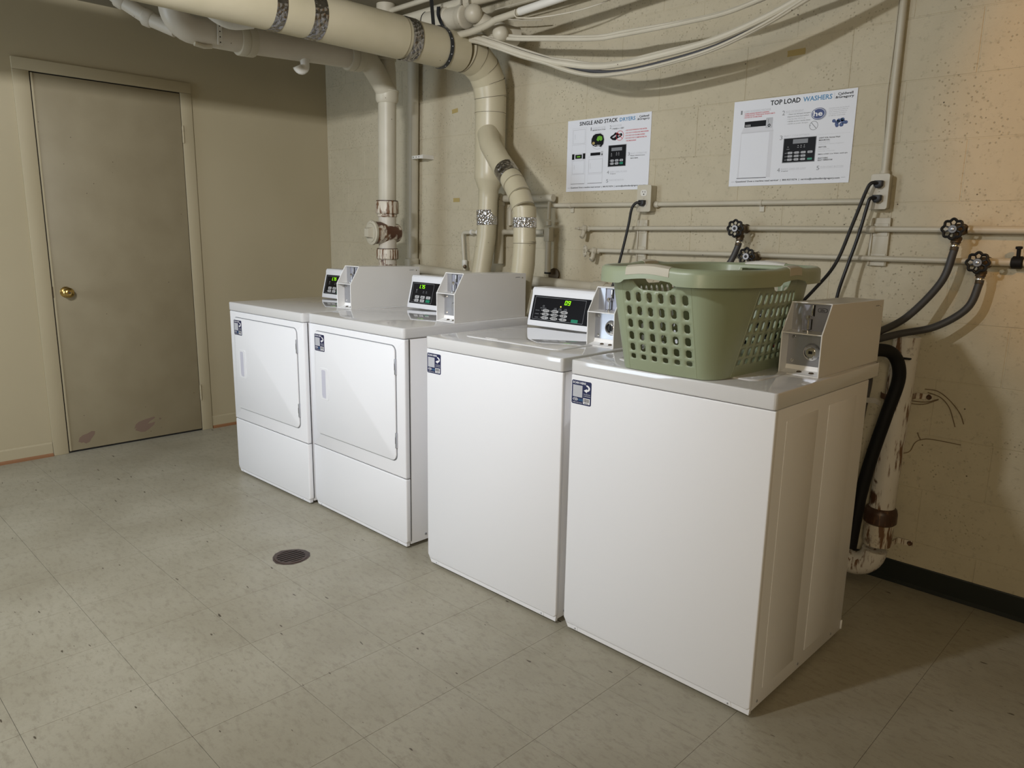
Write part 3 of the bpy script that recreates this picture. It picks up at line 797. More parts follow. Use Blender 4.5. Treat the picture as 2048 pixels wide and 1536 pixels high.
    # four soft grips wrapped over the rim
    for sd, ql in ((0, .62), (1, .36), (2, .62), (3, .36)):
        bm = NB(); pr = [(-.0008, -.006), (.002, .005), (.010, .0092), (.020, .0092), (.0282, .004), (.0302, -.006), (.0308, -.016), (.0290, -.0165), (.010, .0005)]
        rg = []
        for dx, dz in pr:
            row = []
            for i in range(13):
                q = -ql+2*ql*i/12; x, y = station(sd, q, top[0]+dx, top[1]+dx, st_)
                row.append(bm.verts.new((x, y, H+.004*cos(pi*abs(q))+dz)))
            rg.append(row)
        for a in range(len(rg)):
            b2 = (a+1) % len(rg)
            for i in range(12): bm.faces.new((rg[a][i], rg[a][i+1], rg[b2][i+1], rg[b2][i]))
        bm.faces.new([r[0] for r in rg]); bm.faces.new([r[-1] for r in rg][::-1])
        g = ob('grip', bm, MT['griplit'] if sd == 2 else MT['grip'], e)
    # raised fold lines where pierced panels meet the plain corners
    for sd in (0, 1, 2, 3):
        for q in (-1.0, 1.0):
            bm = NB(); pts = []
            for i in range(9):
                v = i/8*.97
                x, y, z = P3(sd, max(min(q, 1), -1), v); nx, ny = [(0, -1), (1, 0), (0, 1), (-1, 0)][sd]
                pts.append((x+nx*.0012, y+ny*.0012, z+.001))
            tube(bm, pts, .0012, 6); ob('fold_line', bm, MT['basket'], e)
    return e
basket()

# ---------------------------------------------------------------- posters
def poster(x0, z0, w_, h_, label, kind):
    e = world_thing('poster', (x0+w_/2, B, z0), label, 'poster')
    bm = NB(); box(bm, x0, x0+w_, B-.0030, B-.0006, z0, z0+h_); sh = wpart('sheet', bm, MT['paper'], e, smooth=False)
    P = Print((x0, B-.0030, z0), (w_, 0, 0), (0, 0, h_), off=.00025)
    P.rect('grey', .022, .052, .052, .055); P.text('ink', 'Questions? Does a machine need service?  |  800.927.9274  |  service@caldwellandgregory.com', .060, .040, .930, .066, True); P.rect('grey', .940, .058, .972, .061)
    P.text('grey', '4', .422 if kind == 'w' else .515, .147 if kind == 'w' else .226, .445 if kind == 'w' else .538, .193 if kind == 'w' else .271)
    if kind == 'w':
        P.text('ink', 'TOP LOAD', .319, .914, .566, .970, True); P.text('blue', 'WASHERS', .587, .914, .814, .968, True); P.rect('lgrey', .828, .908, .830, .976)
        P.text('ink', 'Caldwell', .855, .945, .968, .972, True); P.text('ink', '&Gregory', .838, .903, .976, .937, True)
        P.text('grey', '1', .064, .844, .079, .890); P.text('lgrey', 'LOAD WASHING MACHINE', .093, .866, .326, .886); P.rect('lgrey', .091, .861, .328, .863)
        P.text('red', '\u2022 OVERLOADING PREVENTS CLEANING', .095, .840, .313, .855, True); P.text('red', '\u2022 PLEASE DO NOT WASH RUGS OR BATH MATS', .095, .819, .363, .834, True); P.text('red', '\u2022 DO NOT SIT ON MACHINES', .095, .797, .254, .812, True)
        # pictured washer
        P.poly('pale', [(.100, .690), (.350, .690), (.361, .628), (.365, .095), (.072, .092), (.081, .628)]); P.rect('paper', .086, .100, .330, .618, 1)
        P.rect('lgrey', .084, .626, .361, .630, 1); P.rect('ink', .106, .690, .294, .756, 1)
        for i in range(4): P.rect('white', .115+.012*i, .700, .123+.012*i, .706, 2); P.rect('white', .115+.012*i, .712, .123+.012*i, .718, 2)
        P.rr('lgrey', .292, .662, .350, .780, .006, 1); P.ell('ink', .322, .692, .012, .018, 2, 16); P.ell('lgrey', .322, .692, .006, .009, 3, 12); P.rect('ink', .312, .72, .314, .765, 2); P.rect('ink', .068, .090, .330, .096, 1)
        P.text('grey', '2', .426, .789, .447, .841); P.text('lgrey', 'ADD DETERGENT', .453, .815, .599, .834); P.rect('lgrey', .453, .809, .600, .811)
        for i, (s_, u1) in enumerate((('\u2022 Please use HE liquid detergent', .656), ('Dispense in front load washers', .645), ('\u2022 Use less than 1/4 of a cap', .618), ('\u2022 NEVER use 2-in-1 laundry sheets', .658), ('\u2022 NEVER use powder detergent', .643))):
            z = .782-.0265*i; P.text('grey', s_, .472, z, u1, z+.016, i in (0, 1, 3))
        P.ell('lgrey', .724, .765, .060, .068); P.ell('navy', .719, .768, .057, .064, 1); P.ell('paper', .719, .768, .052, .057, 2); P.ell('navy', .719, .768, .048, .052, 3); P.text('white', 'he', .680, .742, .752, .800, True, 4)
        P.ring('grey', .690, .643, .034, .050, .10); P.poly('grey', [(.668, .675), (.672, .678), (.714, .611), (.710, .608)], 1); P.text('grey', 'o', .655, .640, .665, .652, True)
        for i, s_ in enumerate(('Detergent pods must be placed', 'into the drum before adding any', 'of the clothing and always use', 'only one pod for the machine', 'or half for small loads')):
            z = .806-.0195*i; P.text('lgrey', s_, .798, z, .948-.006*i, z+.013, True)
        random.seed(3)
        for i in range(17):
            u = .842+.094*random.random(); v = .622+.068*random.random()-.1*abs(u-.89); P.ell('navy', u, v, .014, .019, i % 3, 10); P.ell('blue', u+.002, v+.003, .003, .003, 3+i % 2, 8)
        P.rect('lgrey', .453, .537, .975, .5385)
        P.text('grey', '3', .423, .513, .445, .561); P.text('lgrey', 'SELECT CYCLE SETTINGS', .455, .544, .662, .560)
        P.rect('grey', .456, .246, .723, .526); P.rect('ink', .461, .254, .718, .520, 1); P.rect('grey', .535, .459, .656, .508, 2)
        for u in (.580, .604, .630): P.ell('white', u, .436, .003, .004, 2, 8); P.text('lgrey', 'on', u-.006, .412, u+.006, .420, True, 2)
        P.ell('white', .498, .425, .003, .004, 2, 8); P.text('lgrey', 'ADD', .487, .398, .511, .404, True, 2)
        for r in range(3):
            v = .346-.038*r
            for c in range(3):
                u = .500+.054*c; P.rr('lgrey', u, v, u+.037, v+.024, .005, 2); P.text('ink', 'Colors', u+.006, v+.007, u+.031, v+.017, True, 3); P.ell('white', u-.007, v+.012, .002, .003, 2, 8)
            P.text('lgrey', 'Soil', .476, v+.007, .487, v+.015, True, 2)
        P.rr('lgrey', .661, .346, .700, .370, .005, 2); P.text('ink', 'Extra', .668, .352, .693, .364, True, 3); P.rr('green', .662, .270, .701, .292, .004, 2)
        T4 = [('LIGHT SOIL: Normal Wash', .742, .903, .502, 1), ('MEDIUM SOIL:', .742, .828, .477, 1), ('Extra wash time', .742, .830, .455, 0), ('Additional 3 minutes of agitation', .742, .935, .432, 0), ('HEAVY SOIL:', .744, .806, .402, 1), ('Extra wash time', .744, .830, .380, 0), ('Extra rinse, 3 more mins', .744, .870, .357, 0), ('SMALL LOAD: Low Water, quick spin', .744, .970, .322, 1), ('SELECT FABRIC', .746, .826, .280, 1), ('SELECT TEMPERATURE', .746, .861, .258, 1)]
        for s_, a, b_, v, bo in T4: P.text('ink' if bo else 'lgrey', s_, a, v-.008, b_, v+.007, bool(bo))
        P.text('lgrey', 'INSERT CARD OR CASH', .454, .172, .657, .187); P.rect('lgrey', .453, .166, .658, .168); P.text('ink', 'If required', .458, .148, .512, .159, True)
        P.text('grey', '5', .743, .150, .766, .196); P.text('lgrey', 'PUSH START BUTTON', .774, .174, .948, .189); P.rect('lgrey', .773, .167, .949, .169)
    else:
        P.text('ink', 'SINGLE AND STACK', .152, .918, .619, .972, True); P.text('blue', 'DRYERS', .642, .916, .821, .966, True); P.rect('lgrey', .838, .90, .840, .975)
        P.text('ink', 'Caldwell', .864, .940, .972, .967, True); P.text('ink', '&Gregory', .845, .900, .980, .934, True)
        # stacked dryer pictured
        P.rect('pale', .062, .110, .243, .890); P.rect('paper', .066, .66, .240, .885, 1); P.rect('paper', .066, .54, .240, .652, 1); P.rect('paper', .066, .245, .240, .444, 1); P.rect('paper', .066, .114, .238, .236, 1)
        for z0_, z1_ in ((.672, .866), (.251, .436)): P.frame('lgrey', .075, z0_, .230, z1_, .003, 2, 1.4); P.rect('lgrey', .098, z0_+.06, .101, z1_-.06, 2)
        P.rect('ink', .067, .453, .098, .530, 2); P.rect('ink', .207, .455, .238, .532, 2); P.rect('ink', .110, .463, .195, .518, 2); P.rect('lime', .130, .48, .175, .50, 3); P.rect('ink', .060, .106, .236, .110, 1)
        P.rect('pale', .278, .110, .460, .480); P.rect('paper', .282, .240, .456, .470, 1); P.rect('paper', .280, .114, .455, .232, 1); P.frame('lgrey', .286, .250, .455, .442, .003, 2, 1.4); P.rect('lgrey', .305, .31, .308, .39, 2)
        P.rect('ink', .303, .490, .425, .530, 2); P.rect('lgrey', .432, .482, .458, .544, 2); P.ell('ink', .447, .500, .007, .010, 3, 10); P.rect('ink', .276, .106, .458, .110, 1)
        P.text('grey', '1', .294, .834, .306, .880); P.text('lgrey', 'CLEAN LINT FILTER', .318, .858, .475, .874); P.rect('lgrey', .317, .852, .477, .854); P.text('ink', 'BEFORE EACH CYCLE', .318, .828, .475, .843, True)
        P.ell('lgrey', .387, .690, .083, .118); P.ell('paper', .387, .690, .079, .113, 1)
        P.poly('ink', [(.309, .66), (.311, .72), (.33, .765), (.36, .785), (.42, .785), (.452, .755), (.465, .70), (.458, .64), (.43, .60), (.40, .618), (.36, .61), (.33, .625)], 2)
        P.poly('lime', [(.372, .70), (.385, .745), (.41, .755), (.44, .74), (.445, .70), (.425, .68), (.41, .70), (.395, .68)], 3); P.ell('tape', .337, .66, .017, .020, 3, 12); P.text('white', 'lint filter', .348, .622, .425, .634, True, 3)
        P.text('grey', '2', .526, .834, .547, .878); P.text('lgrey', 'LOAD DRYER', .552, .862, .667, .877); P.rect('lgrey', .552, .855, .668, .857); P.text('ink', '1 WASH = 1 DRY', .555, .818, .696, .838, True)
        P.poly('ink', [(.534, .712), (.545, .735), (.575, .752), (.595, .778), (.620, .772), (.640, .755), (.672, .762), (.680, .735), (.660, .712), (.630, .700), (.600, .672), (.565, .680)], 0)
        P.poly('lgrey', [(.560, .715), (.60, .745), (.615, .735), (.58, .705)], 1); P.poly('lgrey', [(.625, .730), (.655, .745), (.660, .730), (.635, .715)], 1)
        P.ring('red', .651, .730, .045, .066, .09, 2); P.poly('red', [(.620, .772), (.624, .776), (.682, .688), (.678, .684)], 2)
        for i, (s_, u1) in enumerate((('\u2022 NO FOOTWEAR IN THE DRYER', .957), ('\u2022 DO NOT OVERLOAD MACHINES', .975), ('\u2022 DO NOT SIT ON MACHINES', .935), ('\u2022 DO NOT PUT COMFORTERS IN', .956), ('THE MACHINES', .840))):
            P.text('red', s_, .712 if i < 4 else .724, .782-.0345*i, u1, .799-.0345*i, True)
        P.rect('grey', .520, .320, .734, .612); P.rect('ink', .526, .327, .729, .605, 1); P.rect('grey', .559, .532, .684, .576, 2)
        for u, v in ((.562, .50), (.622, .508), (.648, .508)): P.ell('white', u, v, .003, .004, 2, 8); P.text('lgrey', 'on', u-.006, v-.022, u+.006, v-.012, True, 2); P.text('lgrey', 'dry', u-.008, v-.040, u+.008, v-.030, True, 2)
        for r in range(2):
            v = .388-.040*r
            for c in range(3):
                u = .553+.055*c; last = r == 1 and c == 2; P.rr('green' if last else 'lgrey', u, v, u+.038, v+.029, .006, 2)
                if not last: P.text('ink', 'High', u+.007, v+.008, u+.031, v+.021, True, 3)
                P.ell('white', u-.007, v+.014, .002, .003, 2, 8)
        P.text('grey', '3', .755, .455, .776, .498); P.text('lgrey', 'SELECT TEMPERATURE', .780, .474, .967, .490); P.rect('lgrey', .780, .467, .968, .469)
        P.text('ink', 'Please reference your', .782, .442, .950, .457, True); P.text('ink', 'fabric labels.', .785, .412, .874, .427, True)
        P.text('lgrey', 'INSERT CARD OR CASH', .548, .246, .751, .261); P.rect('lgrey', .548, .240, .752, .242); P.text('ink', 'If required', .554, .218, .619, .230, True)
        P.text('grey', '5', .509, .108, .535, .153); P.text('lgrey', 'PUSH START BUTTON', .544, .134, .718, .149); P.rect('lgrey', .543, .128, .719, .130)
    nm = {'ink': 'black_print', 'grey': 'dark_grey_print', 'lgrey': 'grey_print', 'pale': 'pictured_machine', 'paper': 'pictured_panel', 'blue': 'blue_print', 'navy': 'navy_print', 'red': 'red_print', 'white': 'white_print', 'green': 'green_print', 'lime': 'green_print', 'tape': 'tan_print'}
    for k, b in P.L.items(): wpart(nm[k], b, MT[k], e, smooth=False)['kind'] = 'stuff'
    return e
poster(-.804, 1.461, .480, .328, 'white instruction poster headed TOP LOAD WASHERS on the block wall', 'w')
poster(-1.679, 1.463, .480, .330, 'white instruction poster headed SINGLE AND STACK DRYERS on the block wall', 'd')

# bits of old masking tape
for x, z, w_, h_, rz, lb in ((-2.51, 1.922, .050, .022, .1, 'small piece of old masking tape high up left of the duct'), (-2.496, 1.440, .055, .022, 0, 'small piece of old masking tape level with the foil-taped duct'), (-.566, 1.942, .070, .022, .02, 'tan strip of masking tape on the wall above the washer poster')):
    bm = NB(); pts = [(-w_/2, -h_/2), (w_/2*.96, -h_/2), (w_/2, 0), (w_/2*.97, h_/2), (-w_/2, h_/2), (-w_/2*.95, 0)]
    prism(bm, [(x+a*cos(rz)-b_*sin(rz), z+a*sin(rz)+b_*cos(rz)) for a, b_ in pts], 'y', B-.0014, B-.0004)
    tag(ob('masking_tape', bm, MT['tape'], smooth=False), lb, 'tape')

# ---------------------------------------------------------------- conduit, outlets, water pipes
def outlet(xa, xb, za, zb, depth, label, used, tilt=0):
    e = world_thing('outlet_box', ((xa+xb)/2, B, za), label, 'electrical outlet')
    bm = NB(); box(bm, xa+.006, xb-.004, B-depth+.004, B, za+.003, zb-.003, bev=.003); wpart('box', bm, MT['pipe'], e)
    bm = NB(); prism(bm, rrect(xa, xb, za, zb, .008, 4), 'y', B-depth, B-depth+.004, bev=.0012, seg=1); wpart('cover_plate', bm, MT['pipe'], e)
    cx = (xa+xb)/2; H = zb-za
    for i, zc in enumerate((za+H*.70, za+H*.30)):
        bm = NB(); prism(bm, [(cx+.017*cos(t)*1.0, zc+max(-.0135, min(.0135, .017*sin(t)))) for t in [2*pi*k/24 for k in range(24)]], 'y', B-depth-.0015, B-depth+.001)
        rc = wpart('receptacle', bm, MT['wpipe'], e, smooth=False)
        if not used[i]:
            for dx, hh in ((-.006, .004), (.006, .0034)):
                bm = NB(); box(bm, cx+dx-.0012, cx+dx+.0012, B-depth-.0020, B-depth-.0014, zc+.003-hh*.3, zc+.003+hh*1.4); wpart('slot', bm, MT['blackp'], rc)
            bm = NB(); lathe(bm, [(.003, 0), (.003, .0006)], (cx, B-depth-.0014, zc-.006), (0, -1, 0), 12); wpart('slot', bm, MT['blackp'], rc)
    bm = NB(); lathe(bm, [(.003, 0), (.0015, .0015)], (cx, B-depth, za+H*.5), (0, -1, 0), 10); wpart('screw', bm, MT['pipe'], e)
    return e
outlet(-1.222, -1.148, 1.362, 1.478, .052, 'cream outlet box overlapping the dryers poster corner, one plug in it', (False, True))
outlet(-.232, -.168, 1.362, 1.484, .045, 'cream outlet box under the vertical conduit with two black plugs', (True, True))
def clip(bm, x, z, y, r):
    tube(bm, [(x-.006, y, z), (x+.006, y, z)], r+.0022, 16)
    box(bm, x-.010, x+.010, B-.006, B-.001, z-r-.024, z-r+.002, bev=.0008, seg=1)
cy = B-.016
e = world_thing('electrical_conduit', (-1.15, B, 1.394), 'thin cream conduit running level along the block wall through the outlet boxes', 'conduit')
bm = NB(); tube(bm, [(-2.02, cy, 1.400), (-1.222, cy, 1.396)], .0102); tube(bm, [(-1.148, cy, 1.395), (-.232, cy, 1.392)], .0102); wpart('tube', bm, MT['pipe'], e)
for x in (-1.634, -.650):
    bm = NB(); clip(bm, x, 1.397 if x < -1 else 1.393, cy, .0102); wpart('clip', bm, MT['pipe'], e)
for a, s_ in ((-1.148, 1), (-1.222, -1), (-.232, -1)):
    bm = NB(); lathe(bm, [(.0125, 0), (.0145, .004), (.0145, .012), (.0125, .020)], (a, cy, 1.394), (s_, 0, 0), 16); wpart('coupling', bm, MT['pipe'], e)
bm = NB(); tube(bm, arc((-2.02, cy, 1.370), (0, 0, 1), (-1, 0, 0), .030, 0, pi/2, 8)+[(-2.05, cy, 1.30)], .013); wpart('elbow', bm, MT['pipe'], e)
e = world_thing('vertical_conduit', (-.20, B, 1.484), 'cream conduit rising up the block wall from the double-plugged outlet', 'conduit')
bm = NB(); tube(bm, [(-.197, cy, 1.484), (-.199, cy, ZC)], .0125); wpart('tube', bm, MT['pipe'], e)
bm = NB(); lathe(bm, [(.015, 0), (.017, .006), (.0155, .014)], (-.197, cy, 1.482), (0, 0, 1), 16); wpart('coupling', bm, MT['pipe'], e)
bm = NB(); tube(bm, sm([(-.212, B-.003, 1.484), (-.216, B-.003, 1.60), (-.222, B-.003, 1.75), (-.219, B-.003, 1.9), (-.218, B-.003, 2.1)]), .0018, 6); wpart('wire', bm, MT['pipe'], e)

def bracket(x0, x1, z0, z1, label):
    e = world_thing('pipe_bracket', ((x0+x1)/2, B, z0), label, 'bracket')
    bm = NB(); box(bm, x0, x1, B-.014, B-.0005, z0, z1, bev=.002)
    box(bm, x0+.003, x0+.010, B-.020, B-.012, z0+.002, z1-.002, bev=.001); wpart('board', bm, MT['pipe'], e)
    for zz in (1.292, 1.187):
        bm = NB(); box(bm, x0+.010, x1-.004, B-.0165, B-.0125, zz-.022, zz+.022, bev=.001, seg=1); wpart('plate', bm, MT['pipe'], e)
bracket(-1.238, -1.186, 1.130, 1.328, 'cream wooden bracket behind the water pipes below the left outlet')
bracket(-.225, -.160, 1.165, 1.334, 'cream wooden bracket behind the water pipes below the right outlet')
yp = B-.030
e = world_thing('water_pipe', (-.7, B, 1.292), 'upper of the two thin cream water pipes along the block wall', 'pipe')
bm = NB(); tube(bm, [(-1.50, yp, 1.288), (-.70, yp, 1.294), (.07, yp, 1.294)], .0098); wpart('pipe', bm, MT['pipe'], e)
bm = NB(); tube(bm, [(.09, yp, 1.294), (1.4, yp, 1.290)], .0128); wpart('pipe', bm, MT['pipe'], e)
bm = NB(); lathe(bm, [(.011, 0), (.013, .003), (.013, .028), (.011, .031)], (-.233, yp, 1.293), (1, 0, 0), 16); wpart('coupling', bm, MT['pipe'], e)
e = world_thing('water_pipe', (-.6, B, 1.19), 'lower of the two thin cream water pipes along the block wall', 'pipe')
bm = NB(); tube(bm, [(-1.44, yp, 1.186), (-.62, yp, 1.190), (.15, yp, 1.192)], .0098); wpart('pipe', bm, MT['pipe'], e)
bm = NB(); tube(bm, [(.16, yp, 1.192), (.225, yp, 1.193)], .0128); wpart('pipe', bm, MT['pipe'], e)
bm = NB(); tube(bm, [(.245, yp, 1.193), (1.4, yp, 1.196)], .0128); wpart('pipe', bm, MT['pipe'], e)
bm = NB(); lathe(bm, [(.014, 0), (.020, .004), (.020, .030), (.014, .034)], (.222, yp, 1.193), (1, 0, 0), 16); wpart('black_coupling', bm, MT['black'], e)
bm = NB(); lathe(bm, [(.006, 0), (.006, .03), (.010, .032), (.010, .038)], (.24, yp-.004, 1.205), (0, -.2, 1), 12); wpart('stub', bm, MT['black'], e)

def wheel(bm, c, R, seg=64, rt=.0046, lobes=8, ax=(0, -1, 0), amp=.09):
    c = Vector(c); a = Vector(ax).normalized(); n = Vector((0, 0, 1)); n = (n-a*n.dot(a)).normalized(); b = a.cross(n)
    pts = [c+(n*cos(t)+b*sin(t))*R*(1+amp*cos(lobes*t)) for t in [2*pi*i/seg for i in range(seg)]]
    rings = []
    for i in range(seg):
        t = (pts[(i+1) % seg]-pts[i-1]).normalized(); r1 = a; r3 = t.cross(a).normalized()
        rings.append([bm.verts.new(pts[i]+(r1*cos(q)*1.3+r3*sin(q))*rt) for q in [2*pi*k/8 for k in range(8)]])
    for i in range(seg):
        A, Bq = rings[i], rings[(i+1) % seg]
        for k in range(8): bm.faces.new((A[k], A[(k+1) % 8], Bq[(k+1) % 8], Bq[k]))
    for i in range(lobes):
        t = 2*pi*(i+.5)/lobes; d = n*cos(t)+b*sin(t)
        tube(bm, [c+d*R*.38, c+d*R*.93], .0026, 6)
def valve(x, z, label, hoselen, group=None):
    e = world_thing('hose_valve', (x, B, z), label, 'valve', group)
    ax = (0.10, -1, 0)
    bm = NB(); lathe(bm, [(.017, 0), (.019, .006), (.016, .014), (.014, .024), (.018, .030), (.018, .040), (.010, .046), (.007, .062)], (x+.012, yp+.012, z), (-.14, -1, 0), 20); wpart('valve_body', bm, MT['bronze'], e)
    bm = NB(); lathe(bm, [(.012, 0), (.013, .018), (.017, .020), (.017, .030), (.012, .032)], (x+.006, yp-.030, z-.006), (0, -.12, -1), 18); wpart('outlet_nozzle', bm, MT['bronze'], e)
    c = Vector((x, 1.062, z))
    bm = NB(); wheel(bm, c, .030); lathe(bm, [(.013, 0), (.015, .004), (.013, .010), (.008, .012)], c+Vector((0, .006, 0)), (0, -1, 0), 20); h = wpart('handwheel', bm, MT['blackp'], e)
    bm = NB(); lathe(bm, [(.0125, 0), (.0125, .0015), (.006, .002), (.006, .0005)], c+Vector((0, -.0045, 0)), (0, -1, 0), 24, cap=False); wpart('centre_disc', bm, MT['lgrey'] if x < -.3 else MT['grey'], h)
    bm = NB(); lathe(bm, [(.005, 0), (.005, .0025), (0, .004)], c+Vector((0, -.006, 0)), (0, -1, 0), 12); wpart('screw', bm, MT['blackp'] if x < -.3 else MT['steel'], h)
    return e
valve(-.711, 1.292, 'black eight-lobed tap handle on the upper pipe above the basket', 0)
valve(-.654, 1.184, 'black tap handle peeping over the back rim of the basket', 0)
valve(.060, 1.295, 'black tap handle on the upper pipe at the right, grey hose below it', 0)
valve(.144, 1.190, 'black tap handle on the lower pipe at far right, grey hose below it', 0)
for x, z, rr, lb in ((-1.538, 1.287, .014, 'painted-over old tap without handle at the left end of the upper water pipe'), (-1.475, 1.184, .024, 'painted-over old tap with handle at the left end of the lower water pipe')):
    e = world_thing('old_tap', (x, B, z), lb, 'valve')
    bm = NB(); lathe(bm, [(.012, 0), (.015, .006), (.012, .016), (.017, .022), (.017, .034), (.009, .040), (.006, .058)], (x+.035, yp+.006, z), (-.75, -1, 0), 16); wpart('tap_body', bm, MT['pipe'], e)
    bm = NB()
    if rr > .02: wheel(bm, (x-.004, yp-.056, z), rr, 48, .0034, 8, (-.7, -1, 0))
    else: lathe(bm, [(.008, 0), (.004, .006), (.004, .02)], (x+.004, yp-.040, z), (-.75, -1, 0), 10)
    wpart('tap_handle', bm, MT['pipe'], e)
    bm = NB(); tube(bm, [(x+.018, yp-.018, z-.008), (x+.018, yp-.024, z-.030), (x+.016, yp-.034, z-.042)], .011, 12); wpart('spout', bm, MT['pipe'], e)

def hose(pts, r, label, mat_='hose', x0=None):
    e = world_thing('water_hose', pts[0], label, 'hose')
    bm = NB(); tube(bm, sm(pts, 8), r, 16); wpart('hose', bm, MT[mat_], e)
    p = Vector(pts[0]); d = (Vector(pts[1])-p).normalized()
    bm = NB(); lathe(bm, [(.0145, 0), (.0155, .002), (.0155, .011), (.012, .013), (.0125, .016), (.0125, .034), (.0135, .036)], p-d*.006, d, 20); wpart('coupling', bm, MT['chrome'] if False else MT['bronze'], e)
    bm = NB(); lathe(bm, [(.0135, 0), (.0142, .002), (.0135, .006)], p+d*.012, d, 20); wpart('ferrule', bm, MT['chrome'], e)
    return e
def Yp(px, py, y): return None
hose([(.066, 1.092, 1.256), (.064, 1.088, 1.22), (.042, 1.075, 1.12), (-.030, 1.02, 1.005), (-.095, .95, .950), (-.155, .86, .905), (-.22, .74, .86)], .0122, 'grey rubber hose curving down from the upper right tap to the washer')
hose([(.150, 1.092, 1.151), (.150, 1.088, 1.120), (.128, 1.075, 1.040), (.050, 1.04, .975), (-.045, .98, .945), (-.135, .88, .905), (-.20, .74, .85)], .0122, 'grey rubber hose sweeping left from the lowest right tap to the washer')
hose([(-.704, 1.092, 1.254), (-.708, 1.088, 1.22), (-.735, 1.075, 1.15), (-.79, 1.03, 1.07), (-.83, .95, .98), (-.85, .85, .85)], .0122, 'grey rubber hose dropping behind the basket from the middle tap')
hose([(-.648, 1.092, 1.148), (-.650, 1.088, 1.12), (-.665, 1.06, 1.04), (-.69, .98, .95), (-.70, .86, .84)], .0122, 'grey rubber hose hidden behind the basket below the lower middle tap')

def cord(px, pz, depth, pts, label):
    e = world_thing('power_cord', (px, B-depth, pz), label, 'power cord')
    bm = NB(); prism(bm, [(px-.014, pz+.013), (px+.014, pz+.013), (px+.014, pz-.004), (px+.006, pz-.013), (px-.006, pz-.013), (px-.014, pz-.004)], 'y', B-depth-.022, B-depth-.0015, bev=.002)
    wpart('plug', bm, MT['blackp'], e)
    bm = NB(); tube(bm, sm(pts, 8), .0060, 10, flat=1.0); wpart('cord', bm, MT['blackp'], e)
cord(-1.185, 1.399, .052, [(-1.185, 1.088, 1.400), (-1.205, 1.075, 1.398), (-1.222, 1.070, 1.37), (-1.235, 1.07, 1.30), (-1.262, 1.06, 1.16), (-1.29, 1.04, 1.02), (-1.31, .95, .85)], 'black power cord hanging from the left outlet down behind the basket')
cord(-.200, 1.447, .045, [(-.200, 1.095, 1.450), (-.218, 1.082, 1.450), (-.232, 1.078, 1.42), (-.262, 1.07, 1.31), (-.300, 1.05, 1.17), (-.345, .98, 1.07), (-.42, .86, .93), (-.46, .78, .82)], 'black power cord from the upper socket of the right outlet')
cord(-.200, 1.398, .045, [(-.200, 1.095, 1.400), (-.216, 1.082, 1.398), (-.222, 1.078, 1.37), (-.238, 1.07, 1.27), (-.262, 1.06, 1.16), (-.272, 1.04, 1.09), (-.275, .98, .98), (-.29, .8, .86)], 'black power cord from the lower socket of the right outlet')

# ---------------------------------------------------------------- dryer exhaust ducts
e = world_thing('exhaust_duct', (-2.06, 1.0, .9), 'large cream exhaust duct under the ceiling elbowing down the block wall', 'duct')
R8 = .090; R6 = .077; xd = -2.066; zd = 2.100; yv = 1.005
bm = NB(); tube(bm, [(xd, -3.6, zd), (xd, .44, zd)], R8, 40); tube(bm, [(xd, .44, zd), (xd, .80, zd)], R8*.965, 40); wpart('duct_run', bm, MT['duct'], e)
el = []
cen = Vector((xd, .83, zd-.175)); rr = .175
for i in range(5):
    t = pi/2*i/4; el.append(Vector((xd, cen.y+rr*sin(t), cen.z+rr*cos(t))))
rad = [R8*.965, R8*.95, R8*.92, R6*1.06, R6*1.03]
for i in range(4):
    bm = NB(); d = (el[i+1]-el[i]).normalized()*.004; tube(bm, [el[i]-d, el[i+1]+d], [rad[i]*1.004, rad[i+1]*1.016], 40); wpart('elbow_gore', bm, MT['duct'], e)
for i in range(5):
    d = ((el[min(i+1, 4)]-el[max(i-1, 0)]).normalized())*.0012; rq = rad[i]*1.018+.0006
    bm = NB(); tube(bm, [el[i]-d, el[i]+d], [rq, rq], 40); wpart('seam', bm, MT['seam'], e)
bm = NB(); lathe(bm, [(R6*1.03, 0), (R6*1.03, .002)], (xd, yv, 1.846), (0, 0, 1), 40); wpart('seam', bm, MT['seam'], e)
bm = NB(); tube(bm, [(xd, 1.005, 1.925), (xd, yv, 1.84)], [R6*1.02, R6*1.02], 40); wpart('collar', bm, MT['duct'], e)
bm = NB(); tube(bm, [(xd, yv, 1.845), (-2.068, yv, 1.53)], R6, 40); wpart('vertical_duct', bm, MT['duct'], e)
bm = NB(); tube(bm, [(-2.068, yv, 1.56), (-2.068, yv, 1.535), (-2.070, yv, 1.525), (-2.074, yv, 1.475), (-2.075, yv, 1.44)], [R6*1.01, R6*1.01, R6*.98, .052, .052], 40); wpart('reducer', bm, MT['duct'], e)
bm = NB(); tube(bm, [(-2.075, yv, 1.45), (-2.081, yv-.005, 1.24), (-2.095, yv-.03, 1.05), (-2.12, .92, .80), (-2.14, .80, .60)], .0505, 36); wpart('lower_duct', bm, MT['duct'], e)
bm = NB(); lathe(bm, [(.0535, 0), (.0535, .075)], (-2.0795, yv-.003, 1.30), (-.028, -.02, 1), 36, cap=False)
wpart('foil_tape', bm, MT['foil'], e)
for y0_, wd, mm in ((.455, .055, 'foild'), (-.03, .060, 'foild'), (-.19, .045, 'foild')):
    bm = NB(); lathe(bm, [(R8+.0012, 0), (R8+.0012, wd)], (xd, y0_, zd), (0, 1, 0), 40, cap=False); wpart('foil_tape', bm, MT[mm], e)
